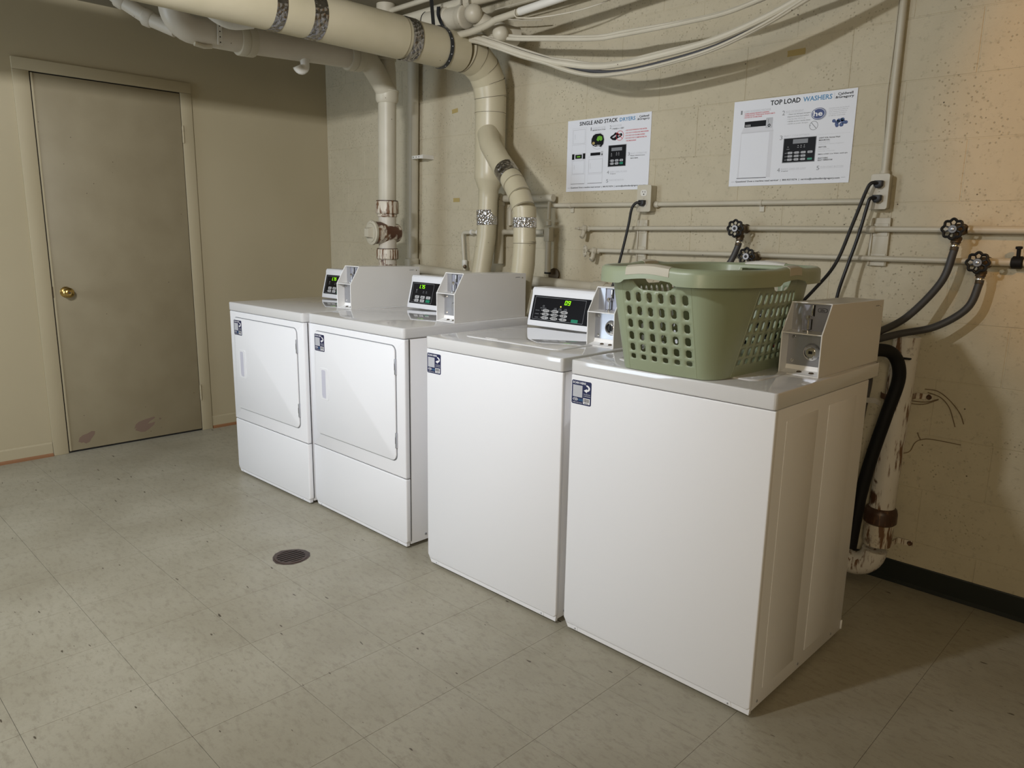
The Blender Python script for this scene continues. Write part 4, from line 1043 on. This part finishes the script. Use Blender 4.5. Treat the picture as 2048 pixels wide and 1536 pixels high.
# black perforated strap holding the duct
bm = NB(); pts = []
for i in range(22):
    t = radians(-20+220*i/21); pts.append((xd+(R8*.965+.004)*sin(t), .665+.02*i/21, zd+(R8*.965+.004)*cos(t)))
pts = [(xd-.05, .655, ZC-.005), (xd-.036, .66, zd+.17)]+pts
def ribbon(bm, pts, wv, th=.0012):
    P_ = [Vector(p) for p in pts]; wv = Vector(wv)
    L_ = []
    for i, p in enumerate(P_):
        t = (P_[min(i+1, len(P_)-1)]-P_[max(i-1, 0)]).normalized(); n = t.cross(wv.normalized()).normalized()
        L_.append([bm.verts.new(p+wv+n*th), bm.verts.new(p-wv+n*th), bm.verts.new(p-wv-n*th), bm.verts.new(p+wv-n*th)])
    for a, b in zip(L_, L_[1:]):
        for k in range(4): bm.faces.new((a[k], a[(k+1) % 4], b[(k+1) % 4], b[k]))
    bm.faces.new(L_[0]); bm.faces.new(L_[-1][::-1])
ribbon(bm, pts, (0, .010, 0)); st = wpart('hanger_strap', bm, MT['strap'], e)
bm = NB()
for i in range(7, 20, 2):
    p = Vector(pts[i]); n = Vector((p.x-xd, 0, p.z-zd)).normalized(); lathe(bm, [(.003, 0), (.003, .0004)], p+n*.0012, n, 8)
wpart('strap_holes', bm, MT['lgrey'], st)
# branch duct
e = world_thing('branch_duct', (-1.60, .82, .9), 'cream branch duct leaving the main duct and kinking down beside it', 'duct')
R4 = .0525
pb = [Vector((-2.040, .965, 1.745)), Vector((-1.985, .930, 1.685)), Vector((-1.885, .895, 1.600)), Vector((-1.800, .870, 1.535)), Vector((-1.735, .850, 1.482)), Vector((-1.685, .835, 1.428)), Vector((-1.652, .825, 1.372)), Vector((-1.640, .82, 1.30))]
bm = NB(); tube(bm, pb[:4], R4*1.02, 36); wpart('branch_pipe', bm, MT['duct'], e)
for i in range(3, 7):
    bm = NB(); d = (pb[i+1]-pb[i]).normalized()*.003; tube(bm, [pb[i]-d, pb[i+1]+d], [R4*.985, R4*1.03], 36); wpart('elbow_gore', bm, MT['duct'], e)
    bm = NB(); d = d*.35; tube(bm, [pb[i+1]-d, pb[i+1]+d], [R4*1.045]*2, 36); wpart('seam', bm, MT['seam'], e)
bm = NB(); lathe(bm, [(R4*1.03, 0), (R4*1.03, .0016)], (-1.632, .818, 1.214), (0, 0, 1), 36); wpart('seam', bm, MT['seam'], e)
bm = NB(); tube(bm, [pb[2]*.35+pb[3]*.65, pb[3]*.6+pb[4]*.4], R4*1.035, 36, cap=False); wpart('foil_tape', bm, MT['foild'], e)
bm = NB(); tube(bm, [(-1.640, .82, 1.375), (-1.636, .82, 1.30)], R4*1.04, 36); wpart('collar', bm, MT['duct'], e)
bm = NB(); tube(bm, [(-1.637, .82, 1.330), (-1.636, .82, 1.285)], R4*1.06, 36, cap=False); wpart('foil_tape', bm, MT['foil'], e)
bm = NB(); tube(bm, [(-1.637, .82, 1.32), (-1.634, .818, 1.23), (-1.632, .818, 1.215)], [R4, R4*.99, R4*1.02], 36); wpart('upper_sleeve', bm, MT['duct'], e)
bm = NB(); tube(bm, [(-1.632, .818, 1.22), (-1.632, .812, 1.12), (-1.640, .80, 1.0), (-1.66, .78, .85), (-1.70, .74, .6)], [R4*.985, R4*1.02, R4*1.0, R4, R4], 36); wpart('lower_sleeve', bm, MT['duct'], e)

# ---------------------------------------------------------------- soil pipes at the left
e = world_thing('soil_pipe', (-2.66, .8, .9), 'cast iron soil pipe under the ceiling turning down a rust-streaked stack', 'pipe')
xs_ = -2.63; Rc = .056
bm = NB()
tube(bm, [(xs_, -.315, ZC), (xs_, -.315, 2.20)]+arc((xs_, -.235, 2.172), (0, -1, 0), (0, 0, -1), .080, 0, pi/2, 8)+[(xs_, -.02, 2.094), (xs_, .56, 2.122)], Rc, 32)
wpart('pipe_run', bm, MT['rustl'], e)
def band(y0, y1, z, r, nm='coupling_band'):
    bm = NB(); d = Vector((0, y1-y0, (y1-y0)*.045)); lathe(bm, [(r*.97, 0), (r, .004), (r, d.length*.42), (r*.955, d.length*.44), (r*.955, d.length*.5), (r, d.length*.52), (r, d.length-.004), (r*.97, d.length)], (xs_, y0, z), d, 32); wpart(nm, bm, MT['pipe'], e)
band(-.035, .040, 2.091, .066); band(.540, .618, 2.120, .068, 'hub')
# wye into the stack
bm = NB(); xk = -2.650
tube(bm, sm([(xs_, .60, 2.122), (xs_, .655, 2.118), (xs_-.004, .70, 2.09), (xk, .80, 1.985)], 5), [Rc*.98]*16, 28)
tube(bm, [(xk, .80, 2.16), (xk, .80, 2.10), (xk, .80, 1.99)], [.040, .047, .050], 28)
wpart('wye', bm, MT['pipe'], e)
bm = NB(); tube(bm, [(xk, .80, ZC), (xk, .80, 2.14)], .049, 28); tube(bm, [(xk, .80, 2.20), (xk, .80, 2.155)], [.060, .055], 28); wpart('vent_pipe', bm, MT['pipe'], e)
def ring(z0, z1, r, m_, nm, x=None):
    x = x if x is not None else xk-.016
    bm = NB(); h = z1-z0; lathe(bm, [(r*.92, 0), (r, .006), (r, h-.008), (r*.95, h)], (x, .80, z0), (0, 0, 1), 32); wpart(nm, bm, MT[m_], e)
bm = NB(); lathe(bm, [(.052, 0), (.060, .014), (.061, .055), (.065, .058), (.065, .062), (.060, .066)], (xk-.002, .80, 1.930), (0, 0, 1), 32); wpart('hub', bm, MT['pipe'], e)
bm = NB(); lathe(bm, [(.054, 0), (.054, .003)], (xk-.002, .80, 1.995), (0, 0, 1), 28); wpart('dark_joint', bm, MT['dark'], e)
bm = NB(); tube(bm, [(xk-.002, .80, 1.94), (xk-.016, .80, 1.40)], .0485, 32); wpart('stack', bm, MT['pipe'], e)
ring(1.352, 1.420, .063, 'rusty', 'rusty_hub'); ring(1.335, 1.352, .054, 'rusty', 'rusty_neck')
bm = NB(); tube(bm, [(xk-.017, .80, 1.345), (xk-.018, .80, 1.08)], .0485, 32); wpart('stack_below', bm, MT['rustl'], e)
ring(1.418, 1.425, .060, 'rustd', 'rust_rim')
# clean-out tee, its plug facing the camera
bm = NB(); tube(bm, [(xk-.018, .865, 1.250), (xk-.018, .80, 1.250), (xk-.030, .715, 1.250)], [.050, .062, .060], 32); wpart('cleanout_tee', bm, MT['rusty'], e)
bm = NB(); lathe(bm, [(.064, 0), (.066, .004), (.066, .014), (.060, .017), (.052, .017), (.050, .014)], (xk-.031, .716, 1.250), (-.1, -1, 0), 32); wpart('cleanout_ring', bm, MT['pipe'], e)
bm = NB()
a = Vector((-.1, -1, 0)).normalized(); n_ = Vector((0, 0, 1)); b_ = a.cross(n_); c0 = Vector((xk-.032, .702, 1.25))
lathe(bm, [(.050, 0), (.050, .004)], c0, a, 28)
box_pts = [(-.022, -.022), (.022, -.022), (.022, .022), (-.022, .022)]
A_ = [bm.verts.new(c0+a*.003+b_*u*1.3+n_*v*1.3) for u, v in box_pts]; B_ = [bm.verts.new(c0+a*.030+b_*u+n_*v) for u, v in box_pts]
bm.faces.new(A_); bm.faces.new(B_[::-1])
for i in range(4): bm.faces.new((A_[(i+1) % 4], A_[i], B_[i], B_[(i+1) % 4]))
wpart('cleanout_plug', bm, MT['pipe'], e)
ring(1.105, 1.162, .061, 'rusty', 'rusty_hub', xk-.020); ring(1.160, 1.166, .058, 'rustd', 'rust_rim', xk-.020)
bm = NB(); tube(bm, [(xk-.020, .80, 1.11), (xk-.024, .80, .3)], .050, 28); wpart('stack_foot', bm, MT['rusty'], e)
# perforated hanger strap
bm = NB(); ribbon(bm, [(xs_+.062, -.145, 2.040), (xs_+.064, -.145, 2.12), (xs_+.066, -.145, 2.20), (xs_+.07, -.145, ZC)], (0, .010, 0), .0022); hs = wpart('hanger_strap', bm, MT['wpipe'], e)
bm = NB()
for i in range(7): lathe(bm, [(.003, 0), (.003, .0005)], (xs_+.0655+.00015*i, -.145, 2.050+.022*i), (1, 0, 0), 8)
wpart('strap_holes', bm, MT['dark'], hs)
bm = NB(); tube(bm, [(xs_+.01, .292, 2.075), (xs_+.02, .290, 2.035)]+arc((xs_+.02, .268, 2.03), (0, 1, 0), (0, 0, -1), .022, 0, pi*.9, 8), .021, 16); wpart('drip_elbow', bm, MT['wpipe'], e)
bm = NB(); tube(bm, [(xs_+.02, -.24, 2.035), (xs_+.02, -.20, 2.030), (xs_+.02, -.165, 2.037)], .010, 10); wpart('bolt_lug', bm, MT['pipe'], e)

e = world_thing('drain_pipe', (-2.72, -.3, 2.1), 'thin cream drain pipe with couplings coming down along the ceiling into the elbow', 'pipe')
pd = [Vector((-2.95, -.62, 2.36)), Vector((-2.90, -.53, 2.285)), Vector((-2.84, -.445, 2.205)), Vector((-2.78, -.36, 2.140)), Vector((-2.70, -.28, 2.095))]
bm = NB(); tube(bm, [(-3.02, -.74, 2.415)]+pd, .030, 20); wpart('pipe', bm, MT['rustl'], e)
for i, rr_ in ((1, .037), (2, .036), (3, .036)):
    d = (pd[i+1]-pd[i]).normalized() if i < 4 else (pd[4]-pd[3]).normalized()
    bm = NB(); lathe(bm, [(.031, -.022), (rr_, -.016), (rr_, .010), (.031, .018)], pd[i], d, 20); wpart('coupling', bm, MT['rustl'], e)

e = world_thing('side_pipe', (-2.24, 0, 2.06), 'cream pipe running close below the big duct with a branch fitting', 'pipe')
bm = NB(); tube(bm, [(-2.275, -1.6, 2.115), (-2.275, .30, 2.115)], .026, 20); wpart('pipe', bm, MT['pipe'], e)
bm = NB(); tube(bm, sm([(-2.275, -.36, 2.15), (-2.30, -.29, 2.10), (-2.32, -.21, 2.085), (-2.30, -.13, 2.10)], 5), .036, 20); wpart('fitting', bm, MT['wpipe'], e)
bm = NB(); lathe(bm, [(.026, -.03), (.032, -.02), (.032, .02), (.026, .03)], (-2.275, .16, 2.115), (0, 1, 0), 20); wpart('coupling', bm, MT['wpipe'], e)

# pipes on the wall behind the dryers
e = world_thing('riser_pipe', (-2.84, B, 1.0), 'plain cream pipe rising straight up the wall right of the rusty stack', 'pipe')
bm = NB(); tube(bm, [(-2.820, 1.115, ZC), (-2.850, 1.115, 1.10)], .0325, 24); wpart('pipe', bm, MT['pipe'], e)
bm = NB(); lathe(bm, [(.036, 0), (.043, .008), (.043, .052), (.040, .056)], (-2.852, 1.112, 1.045), (0, 0, 1), 24); wpart('hub', bm, MT['pipe'], e)
bm = NB(); tube(bm, [(-2.852, 1.112, 1.06), (-2.856, 1.112, .5)], .033, 24); wpart('lower_pipe', bm, MT['pipe'], e)
bm = NB(); box(bm, -2.800, -2.705, 1.079, 1.082, 1.674, 1.692); ribbon(bm, [(-2.80, 1.079, 1.683), (-2.78, 1.081, 1.683)], (0, 0, .009)); box(bm, -2.707, -2.695, 1.076, B, 1.672, 1.694); cl = wpart('clamp', bm, MT['wpipe'], e)
bm = NB()
for xx in (-2.785, -2.76, -2.735): lathe(bm, [(.0032, 0), (.0032, .0006)], (xx, 1.0788, 1.683), (0, -1, 0), 8)
wpart('clamp_holes', bm, MT['dark'], cl)
e = world_thing('low_pipe', (-2.1, B, 1.02), 'level cream pipe low on the wall behind the coin boxes', 'pipe')
bm = NB(); tube(bm, [(-2.82, 1.10, 1.045), (-2.4, 1.10, 1.025), (-1.8, 1.10, 1.020), (-1.0, 1.10, 1.0)], .027, 20); wpart('pipe', bm, MT['pipe'], e)
bm = NB(); lathe(bm, [(.029, -.02), (.033, -.014), (.033, .05), (.029, .055)], (-1.42, 1.10, 1.012), (1, 0, -.02), 20); wpart('coupling', bm, MT['pipe'], e)
e = world_thing('gas_pipe', (-2.40, B, 1.0), 'thin cream pipe elbowing down the wall left of the foil-taped duct', 'pipe')
bm = NB(); tube(bm, [(-2.385, 1.125, 1.02), (-2.405, 1.125, 1.235)]+arc((-2.385, 1.125, 1.240), (-1, 0, 0), (0, 0, 1), .020, 0, pi/2, 6)+[(-2.16, 1.125, 1.264)], .0105, 14); wpart('pipe', bm, MT['pipe'], e)
for xx, wd in ((-2.335, .012), (-2.285, .012)):
    bm = NB(); lathe(bm, [(.013, 0), (.0155, .002), (.0155, wd), (.013, wd+.002)], (xx, 1.125, 1.262), (1, 0, 0), 14); wpart('coupling', bm, MT['wpipe'], e)
bm = NB(); lathe(bm, [(.013, 0), (.015, .003), (.015, .03), (.013, .033)], (-2.388, 1.125, 1.075), (0, 0, 1), 14); wpart('union', bm, MT['wpipe'], e)
bm = NB(); lathe(bm, [(.004, 0), (.011, .002), (.011, .007), (.003, .010)], (-2.372, 1.112, 1.072), (.8, -.6, 0), 12); wpart('stopcock', bm, MT['bronze'], e)
e = world_thing('cross_pipe', (-1.95, B, 1.43), 'short stout cream pipe crossing between the two taped ducts', 'pipe')
bm = NB(); tube(bm, [(-2.13, 1.11, 1.437), (-1.72, 1.11, 1.433)], .018, 18); tube(bm, [(-2.10, 1.11, 1.455), (-2.10, 1.11, 1.10)], .026, 18); wpart('pipe', bm, MT['pipe'], e)
bm = NB(); lathe(bm, [(.022, 0), (.027, .004), (.027, .035), (.020, .040)], (-2.125, 1.11, 1.437), (1, 0, 0), 18); lathe(bm, [(.028, 0), (.031, .004), (.031, .03), (.027, .034)], (-2.10, 1.11, 1.40), (0, 0, 1), 18); wpart('tee', bm, MT['pipe'], e)
e = world_thing('cross_pipe', (-1.95, B, 1.26), 'thinner cream pipe crossing lower between the two ducts', 'pipe')
bm = NB(); tube(bm, [(-2.15, 1.12, 1.265), (-1.78, 1.12, 1.267)], .0135, 16); wpart('pipe', bm, MT['pipe'], e)
bm = NB(); lathe(bm, [(.014, 0), (.017, .003), (.017, .02), (.014, .023)], (-2.095, 1.12, 1.265), (1, 0, 0), 16); wpart('coupling', bm, MT['pipe'], e)
e = world_thing('standpipe', (-1.745, B, 1.06), 'cream riser fitting behind the branch duct ending in a dark wall sleeve', 'pipe')
bm = NB(); tube(bm, [(-1.752, 1.118, 1.43), (-1.750, 1.112, 1.33)], .009, 12); tube(bm, [(-1.750, 1.112, 1.32), (-1.748, 1.112, 1.30)], .014, 12); wpart('upper_pipe', bm, MT['pipe'], e)
bm = NB(); box(bm, -1.765, -1.730, 1.095, 1.13, 1.222, 1.292, bev=.003); wpart('fitting_block', bm, MT['pipe'], e)
bm = NB(); tube(bm, [(-1.748, 1.112, 1.225), (-1.748, 1.112, 1.07)], .015, 16); wpart('lower_pipe', bm, MT['pipe'], e)
bm = NB(); lathe(bm, [(.028, 0), (.034, .004), (.034, .012), (.026, .014)], (-1.738, B, 1.055), (0, -1, .1), 24); wpart('wall_sleeve', bm, MT['bronze'], e)
bm = NB(); lathe(bm, [(.017, 0), (.017, .008)], (-1.748, 1.112, 1.062), (0, 0, 1), 16); wpart('black_ring', bm, MT['black'], e)

# ---------------------------------------------------------------- ceiling pipes and cables
e = world_thing('vent_fitting', (-2.1, .8, 2.25), 'stout cream pipe with a capped rounded end above the duct elbow', 'pipe')
bm = NB(); tube(bm, [(-2.30, .80, 2.272), (-2.02, .80, 2.250)], .050, 28); wpart('pipe', bm, MT['pipe'], e)
bm = NB(); lathe(bm, [(.050, 0), (.056, .004), (.056, .05), (.052, .055)], (-2.19, .80, 2.263), (1, 0, -.08), 28); wpart('hub', bm, MT['pipe'], e)
bm = NB(); lathe(bm, [(.052, -.03), (.054, -.025), (.054, .005), (.050, .010), (.046, .012)], (-2.03, .80, 2.251), (1, 0, -.08), 28); wpart('collar', bm, MT['pipe'], e)
bm = NB(); prof = [(.043*sin(pi*i/12), -.043*cos(pi*i/12)) for i in range(13)]; lathe(bm, prof, (-1.955, .785, 2.248), (1, 0, 0), 28, cap=False); wpart('round_cap', bm, MT['pipe'], e)
bm = NB(); lathe(bm, [(.0515, 0), (.0515, .005)], (-2.30, .80, 2.272), (1, 0, -.08), 28); wpart('black_ring', bm, MT['black'], e)
bm = NB(); tube(bm, sm([(-1.97, .83, 2.235), (-1.90, .86, 2.19), (-1.85, .90, 2.165), (-1.83, .95, 2.16)], 5), .040, 24); prof = [(.037*sin(pi*i/12), -.037*cos(pi*i/12)) for i in range(13)]; lathe(bm, prof, (-1.822, .83, 2.150), (1, 0, 0), 24, cap=False); wpart('lower_elbow', bm, MT['pipe'], e)
bm = NB(); ribbon(bm, [(-2.01, .745, 2.29), (-2.01, .745, ZC)], (.008, 0, 0)); ribbon(bm, [(-1.955, .745, 2.285), (-1.955, .745, ZC)], (.008, 0, 0)); wpart('hanger_strap', bm, MT['pipe'], e)
bm = NB(); ribbon(bm, sm([(-2.165, .752, 2.31), (-2.155, .742, 2.27), (-2.13, .738, 2.23), (-2.10, .735, 2.195), (-2.085, .735, 2.18)], 4), (.008, .004, 0)); wpart('black_strap', bm, MT['strap'], e)
e = world_thing('ceiling_conduit', (-2.3, .8, 2.37), 'thin cream conduit running close under the ceiling above the duct', 'conduit')
bm = NB(); tube(bm, [(-3.6, .80, 2.385), (-2.6, .80, 2.382), (-.5, .80, 2.375)], .0125, 16); wpart('pipe', bm, MT['pipe'], e)
e = world_thing('ceiling_pipe', (-2.3, .8, 2.31), 'thicker cream pipe running under the ceiling behind the duct', 'pipe')
bm = NB(); tube(bm, [(-3.6, .80, 2.325), (-2.43, .80, 2.315), (-.5, .80, 2.300)], .026, 20); wpart('pipe', bm, MT['pipe'], e)
bm = NB(); lathe(bm, [(.026, 0), (.031, .003), (.031, .06), (.026, .063)], (-2.02, .80, 2.312), (1, 0, -.007), 20); wpart('coupling', bm, MT['pipe'], e)
e = world_thing('plastic_conduit', (-1.9, .75, 2.15), 'pale plastic conduit slanting up to the right from above the duct elbow', 'conduit')
bm = NB(); tube(bm, sm([(-2.03, .745, 2.158), (-1.93, .75, 2.160), (-1.84, .755, 2.172), (-1.78, .757, 2.186)], 5), .0150, 18); wpart('lower_length', bm, MT['pipe'], e)
bm = NB(); tube(bm, [(-1.78, .757, 2.186), (-1.36, .765, 2.208), (-.9, .77, 2.235)], .0145, 18); wpart('pipe', bm, MT['pipe'], e)
bm = NB(); tube(bm, [(-1.635, .760, 2.194), (-1.36, .765, 2.208), (-.9, .77, 2.235)], .0165, 18); wpart('sleeve', bm, MT['wpipe'], e)

def rays(px, y):
    """photo column/row of a cable -> point in the vertical plane at depth y"""
    x, z = px; return (x, y, z)
def bundle(name, strands, label):
    e = world_thing(name, strands[0][0][0], label, 'cable')
    for pts, r, m_ in strands:
        bm = NB(); tube(bm, sm(pts, 6), r, 10); wpart('cable', bm, MT[m_], e)
    return e
A1 = [(-2.02, .80, 2.150), (-1.943, .8, 2.136), (-1.80, .8, 2.085), (-1.652, .8, 2.030), (-1.511, .8, 1.982), (-1.402, .8, 1.953), (-1.271, .8, 1.925), (-1.141, .8, 1.915), (-.967, .8, 1.918), (-.722, .8, 1.937), (-.521, .8, 1.980), (-.36, .8, 2.03), (-.10, .8, 2.12), (.3, .8, 2.25), (.8, .8, 2.37)]
def off(P_, dx, dy, dz, s=0, wob=0.0):
    random.seed(int(s*1000)+5); return [(p[0]+dx+random.uniform(-wob, wob), p[1]+dy, p[2]+dz+random.uniform(-wob, wob)) for p in P_]
low = []
for i, p in enumerate(A1):
    t = i/(len(A1)-1); dz = -.026*max(0, math.sin(pi*min(1, max(0, (i-4)/7.)))) if 4 <= i <= 11 else 0
    low.append((p[0], p[1]-.006, p[2]-.006+dz))
bundle('cable_bundle', [(off(A1, 0, 0, .004, 1, .002), .0125, 'cable'), (off(A1, .01, .014, .015, 2, .003), .0085, 'cable'), (off(low, 0, .004, -.002, 3, .002), .0085, 'cable'), (off(low, .02, .012, .010, 4, .0015), .0075, 'cabled'), (off(low, .0, -.004, -.002, 5, .002), .0045, 'cable')], 'thick sagging bundle of cream-painted cables crossing the top of the block wall')
B1 = [(-2.02, .85, 2.165), (-1.90, .85, 2.150), (-1.75, .85, 2.118), (-1.58, .85, 2.090), (-1.30, .85, 2.048), (-1.16, .85, 2.040), (-.88, .85, 2.035), (-.70, .85, 2.040), (-.55, .85, 2.062), (-.30, .85, 2.11), (.2, .85, 2.24), (.8, .85, 2.38)]
bundle('cable_pair', [(off(B1, 0, 0, 0, 6, .002), .0085, 'cable'), (off(B1, .02, .008, .010, 7, .003), .0075, 'cable'), (off(B1, .0, .012, .006, 8, .002), .0085, 'cabled')], 'upper pair of thinner cables twisted together above the sagging bundle')
bundle('thin_wire', [([(-1.93, .9, 2.285), (-1.70, .9, 2.285), (-1.50, .9, 2.290), (-1.2, .9, 2.30), (-.8, .9, 2.33)], .0028, 'cable')], 'single thin white wire running level near the ceiling')
bundle('thin_wire', [([(-1.645, .74, 2.20), (-1.643, .74, 2.176), (-1.63, .76, 2.168), (-1.55, .82, 2.17), (-1.40, .9, 2.19), (-1.25, .95, 2.225), (-1.05, 1.0, 2.30), (-.95, 1.0, 2.36)], .0028, 'cable')], 'thin white wire drooping from the plastic conduit and rising right')
bundle('thin_wire', [([(-1.95, .95, 2.26), (-1.85, 1.0, 2.245), (-1.75, 1.03, 2.235)], .0028, 'cable')], 'short tangle of wires behind the round-capped fitting')

# ---------------------------------------------------------------- right end: waste pipe and hoses
e = world_thing('waste_pipe', (-.06, 1.09, .05), 'white waste pipe streaked with rust standing in the corner behind the nearest washer', 'pipe')
px, py = -.058, 1.085
bm = NB(); tube(bm, [(px+.016, py, .93), (px, py, .28)], .043, 28); wpart('pipe', bm, MT['wrust'], e)
bm = NB(); lathe(bm, [(.046, 0), (.056, .010), (.056, .045), (.052, .060), (.045, .066)], (px, py, .235), (0, 0, 1), 28); wpart('rust_band', bm, MT['rustd'], e)
bm = NB(); tube(bm, [(px, py, .245), (px-.002, py, .170)], .049, 28); wpart('socket', bm, MT['rusty'], e)
bm = NB(); tube(bm, arc((px-.075, py-.02, .140), (1, 0, 0), (0, 0, -1), .075, 0, pi*.62, 10), .043, 28); wpart('trap_bend', bm, MT['wrust'], e)
for zz in (.715, .165):
    bm = NB(); ribbon(bm, [(px+.046*cos(t)*1.0, py-.046*sin(t), zz) for t in [radians(170-17*i) for i in range(10)]]+[(px+.05, B-.006, zz), (px+.10, B-.004, zz)], (0, 0, .010)); st = wpart('strap', bm, MT['rusty'], e)
    bm = NB(); lathe(bm, [(.010, 0), (.007, .006), (.003, .010)], (px+.09, B-.004, zz), (0, -1, 0), 12); wpart('bolt', bm, MT['rustd'], e)
e = world_thing('drain_hose', (-.06, .9, .1), 'fat black drain hose arching behind the nearest washer into the floor trap', 'hose')
bm = NB(); tube(bm, sm([(-.16, .70, .80), (-.13, .78, .87), (-.085, .88, .895), (-.045, .96, .880), (-.025, .99, .80), (-.050, .985, .66), (-.080, .98, .50), (-.100, .975, .35), (-.112, .97, .16)], 8), .0215, 20); wpart('hose', bm, MT['black'], e)
bm = NB(); box(bm, -.03, .004, .985, 1.0, .862, .868, bev=.001); wpart('tie', bm, MT['black'], e)
e = world_thing('drain_hose', (-.10, .85, .1), 'slimmer dark hose hanging left of the fat drain hose', 'hose')
bm = NB(); tube(bm, sm([(-.15, .72, .84), (-.10, .80, .86), (-.075, .85, .82), (-.085, .86, .70), (-.105, .88, .55), (-.125, .90, .35), (-.13, .92, .16)], 8), .010, 14); wpart('hose', bm, MT['hose'], e)
e = world_thing('hose_clip', (-.10, .70, .76), 'small grey steel bracket poking out behind the nearest washer', 'bracket')
bm = NB(); ribbon(bm, [(-.02, .66, .770), (.0, .70, .765), (.0, .74, .750), (-.01, .78, .742)], (0, 0, .008)); wpart('strip', bm, MT['steel'], e)
e = world_thing('rusty_wire', (.02, B, .70), 'loose rusty wires curling from the strap on the waste pipe', 'wire')
for pts in ([(.02, B-.02, .745), (.06, B-.012, .742), (.10, B-.01, .715), (.135, B-.008, .675), (.150, B-.006, .64)], [(.03, B-.02, .735), (.07, B-.012, .722), (.10, B-.008, .69), (.120, B-.006, .640), (.125, B-.006, .625)], [(-.02, B-.03, .698), (.03, B-.02, .700), (.065, B-.012, .715)], [(-.03, B-.03, .688), (.02, B-.02, .690), (.064, B-.010, .712)]):
    bm = NB(); tube(bm, sm(pts, 6), .0014, 6); wpart('strand', bm, MT['wire'], e)
e = world_thing('rusty_wire', (.02, B, .53), 'thin rusty wire twig sticking out halfway down the waste pipe', 'wire')
for pts in ([(-.022, B-.05, .505), (.0, B-.03, .515), (.010, B-.02, .545), (.026, B-.015, .560), (.06, B-.01, .568), (.15, B-.006, .566)], [(.026, B-.015, .560), (.018, B-.016, .575), (.014, B-.016, .585)]):
    bm = NB(); tube(bm, sm(pts, 6), .0014, 6); wpart('strand', bm, MT['wire'], e)
# floor drain
e = world_thing('floor_drain', (-1.737, -.365, 0), 'round rusty floor drain grate in front of the dryers', 'floor drain')
bm = NB(); n = 14; ro = [.074+random.uniform(-.004, .004) for _ in range(n)]
A_ = [bm.verts.new((-1.737+ro[i]*cos(2*pi*i/n), -.365+ro[i]*sin(2*pi*i/n), .0008)) for i in range(n)]
bm.faces.new(A_); wpart('rusted_edge', bm, MT['drain'], e, smooth=False)
bm = NB(); lathe(bm, [(.058, .0009), (.058, .0012)], (-1.737, -.365, 0), (0, 0, 1), 28); wpart('dark_well', bm, MT['dark'], e, smooth=False)
bm = NB(); lathe(bm, [(.054, .0012), (.054, .003), (.062, .003), (.064, .0012)], (-1.737, -.365, 0), (0, 0, 1), 28, cap=False); wpart('grate_rim', bm, MT['drain'], e)
for i in range(6):
    u = -.042+.0168*i; L_ = math.sqrt(max(.055**2-u*u, 0))
    bm = NB(); box(bm, -1.737-L_, -1.737+L_, -.365+u-.0034, -.365+u+.0034, .0012, .0032); 
    bmesh.ops.rotate(bm, verts=bm.verts, cent=(-1.737, -.365, 0), matrix=Matrix.Rotation(radians(85), 3, 'Z')); wpart('grate_bar', bm, MT['drain'], e, smooth=False)
# lamp behind the camera that carries the light
e = world_thing('hanging_lamp', (-.72, -1.90, 2.1), 'short white batten lamp hung over the aisle beside the camera', 'lamp')
bm = NB(); box(bm, -.19, .19, -.03, .03, 0, .04, bev=.006)
for v in bm.verts: v.co = Matrix.Rotation(radians(50), 3, 'Z') @ v.co + Vector((-.715, -1.89, 2.065))
wpart('batten', bm, MT['rim'], e)
for dx in (-.08, .08):
    bm = NB(); tube(bm, [(-.715+dx*.64, -1.89+dx*.77, 2.10), (-.715+dx*.64, -1.89+dx*.77, ZC)], .004, 8); wpart('rod', bm, MT['steel'], e)
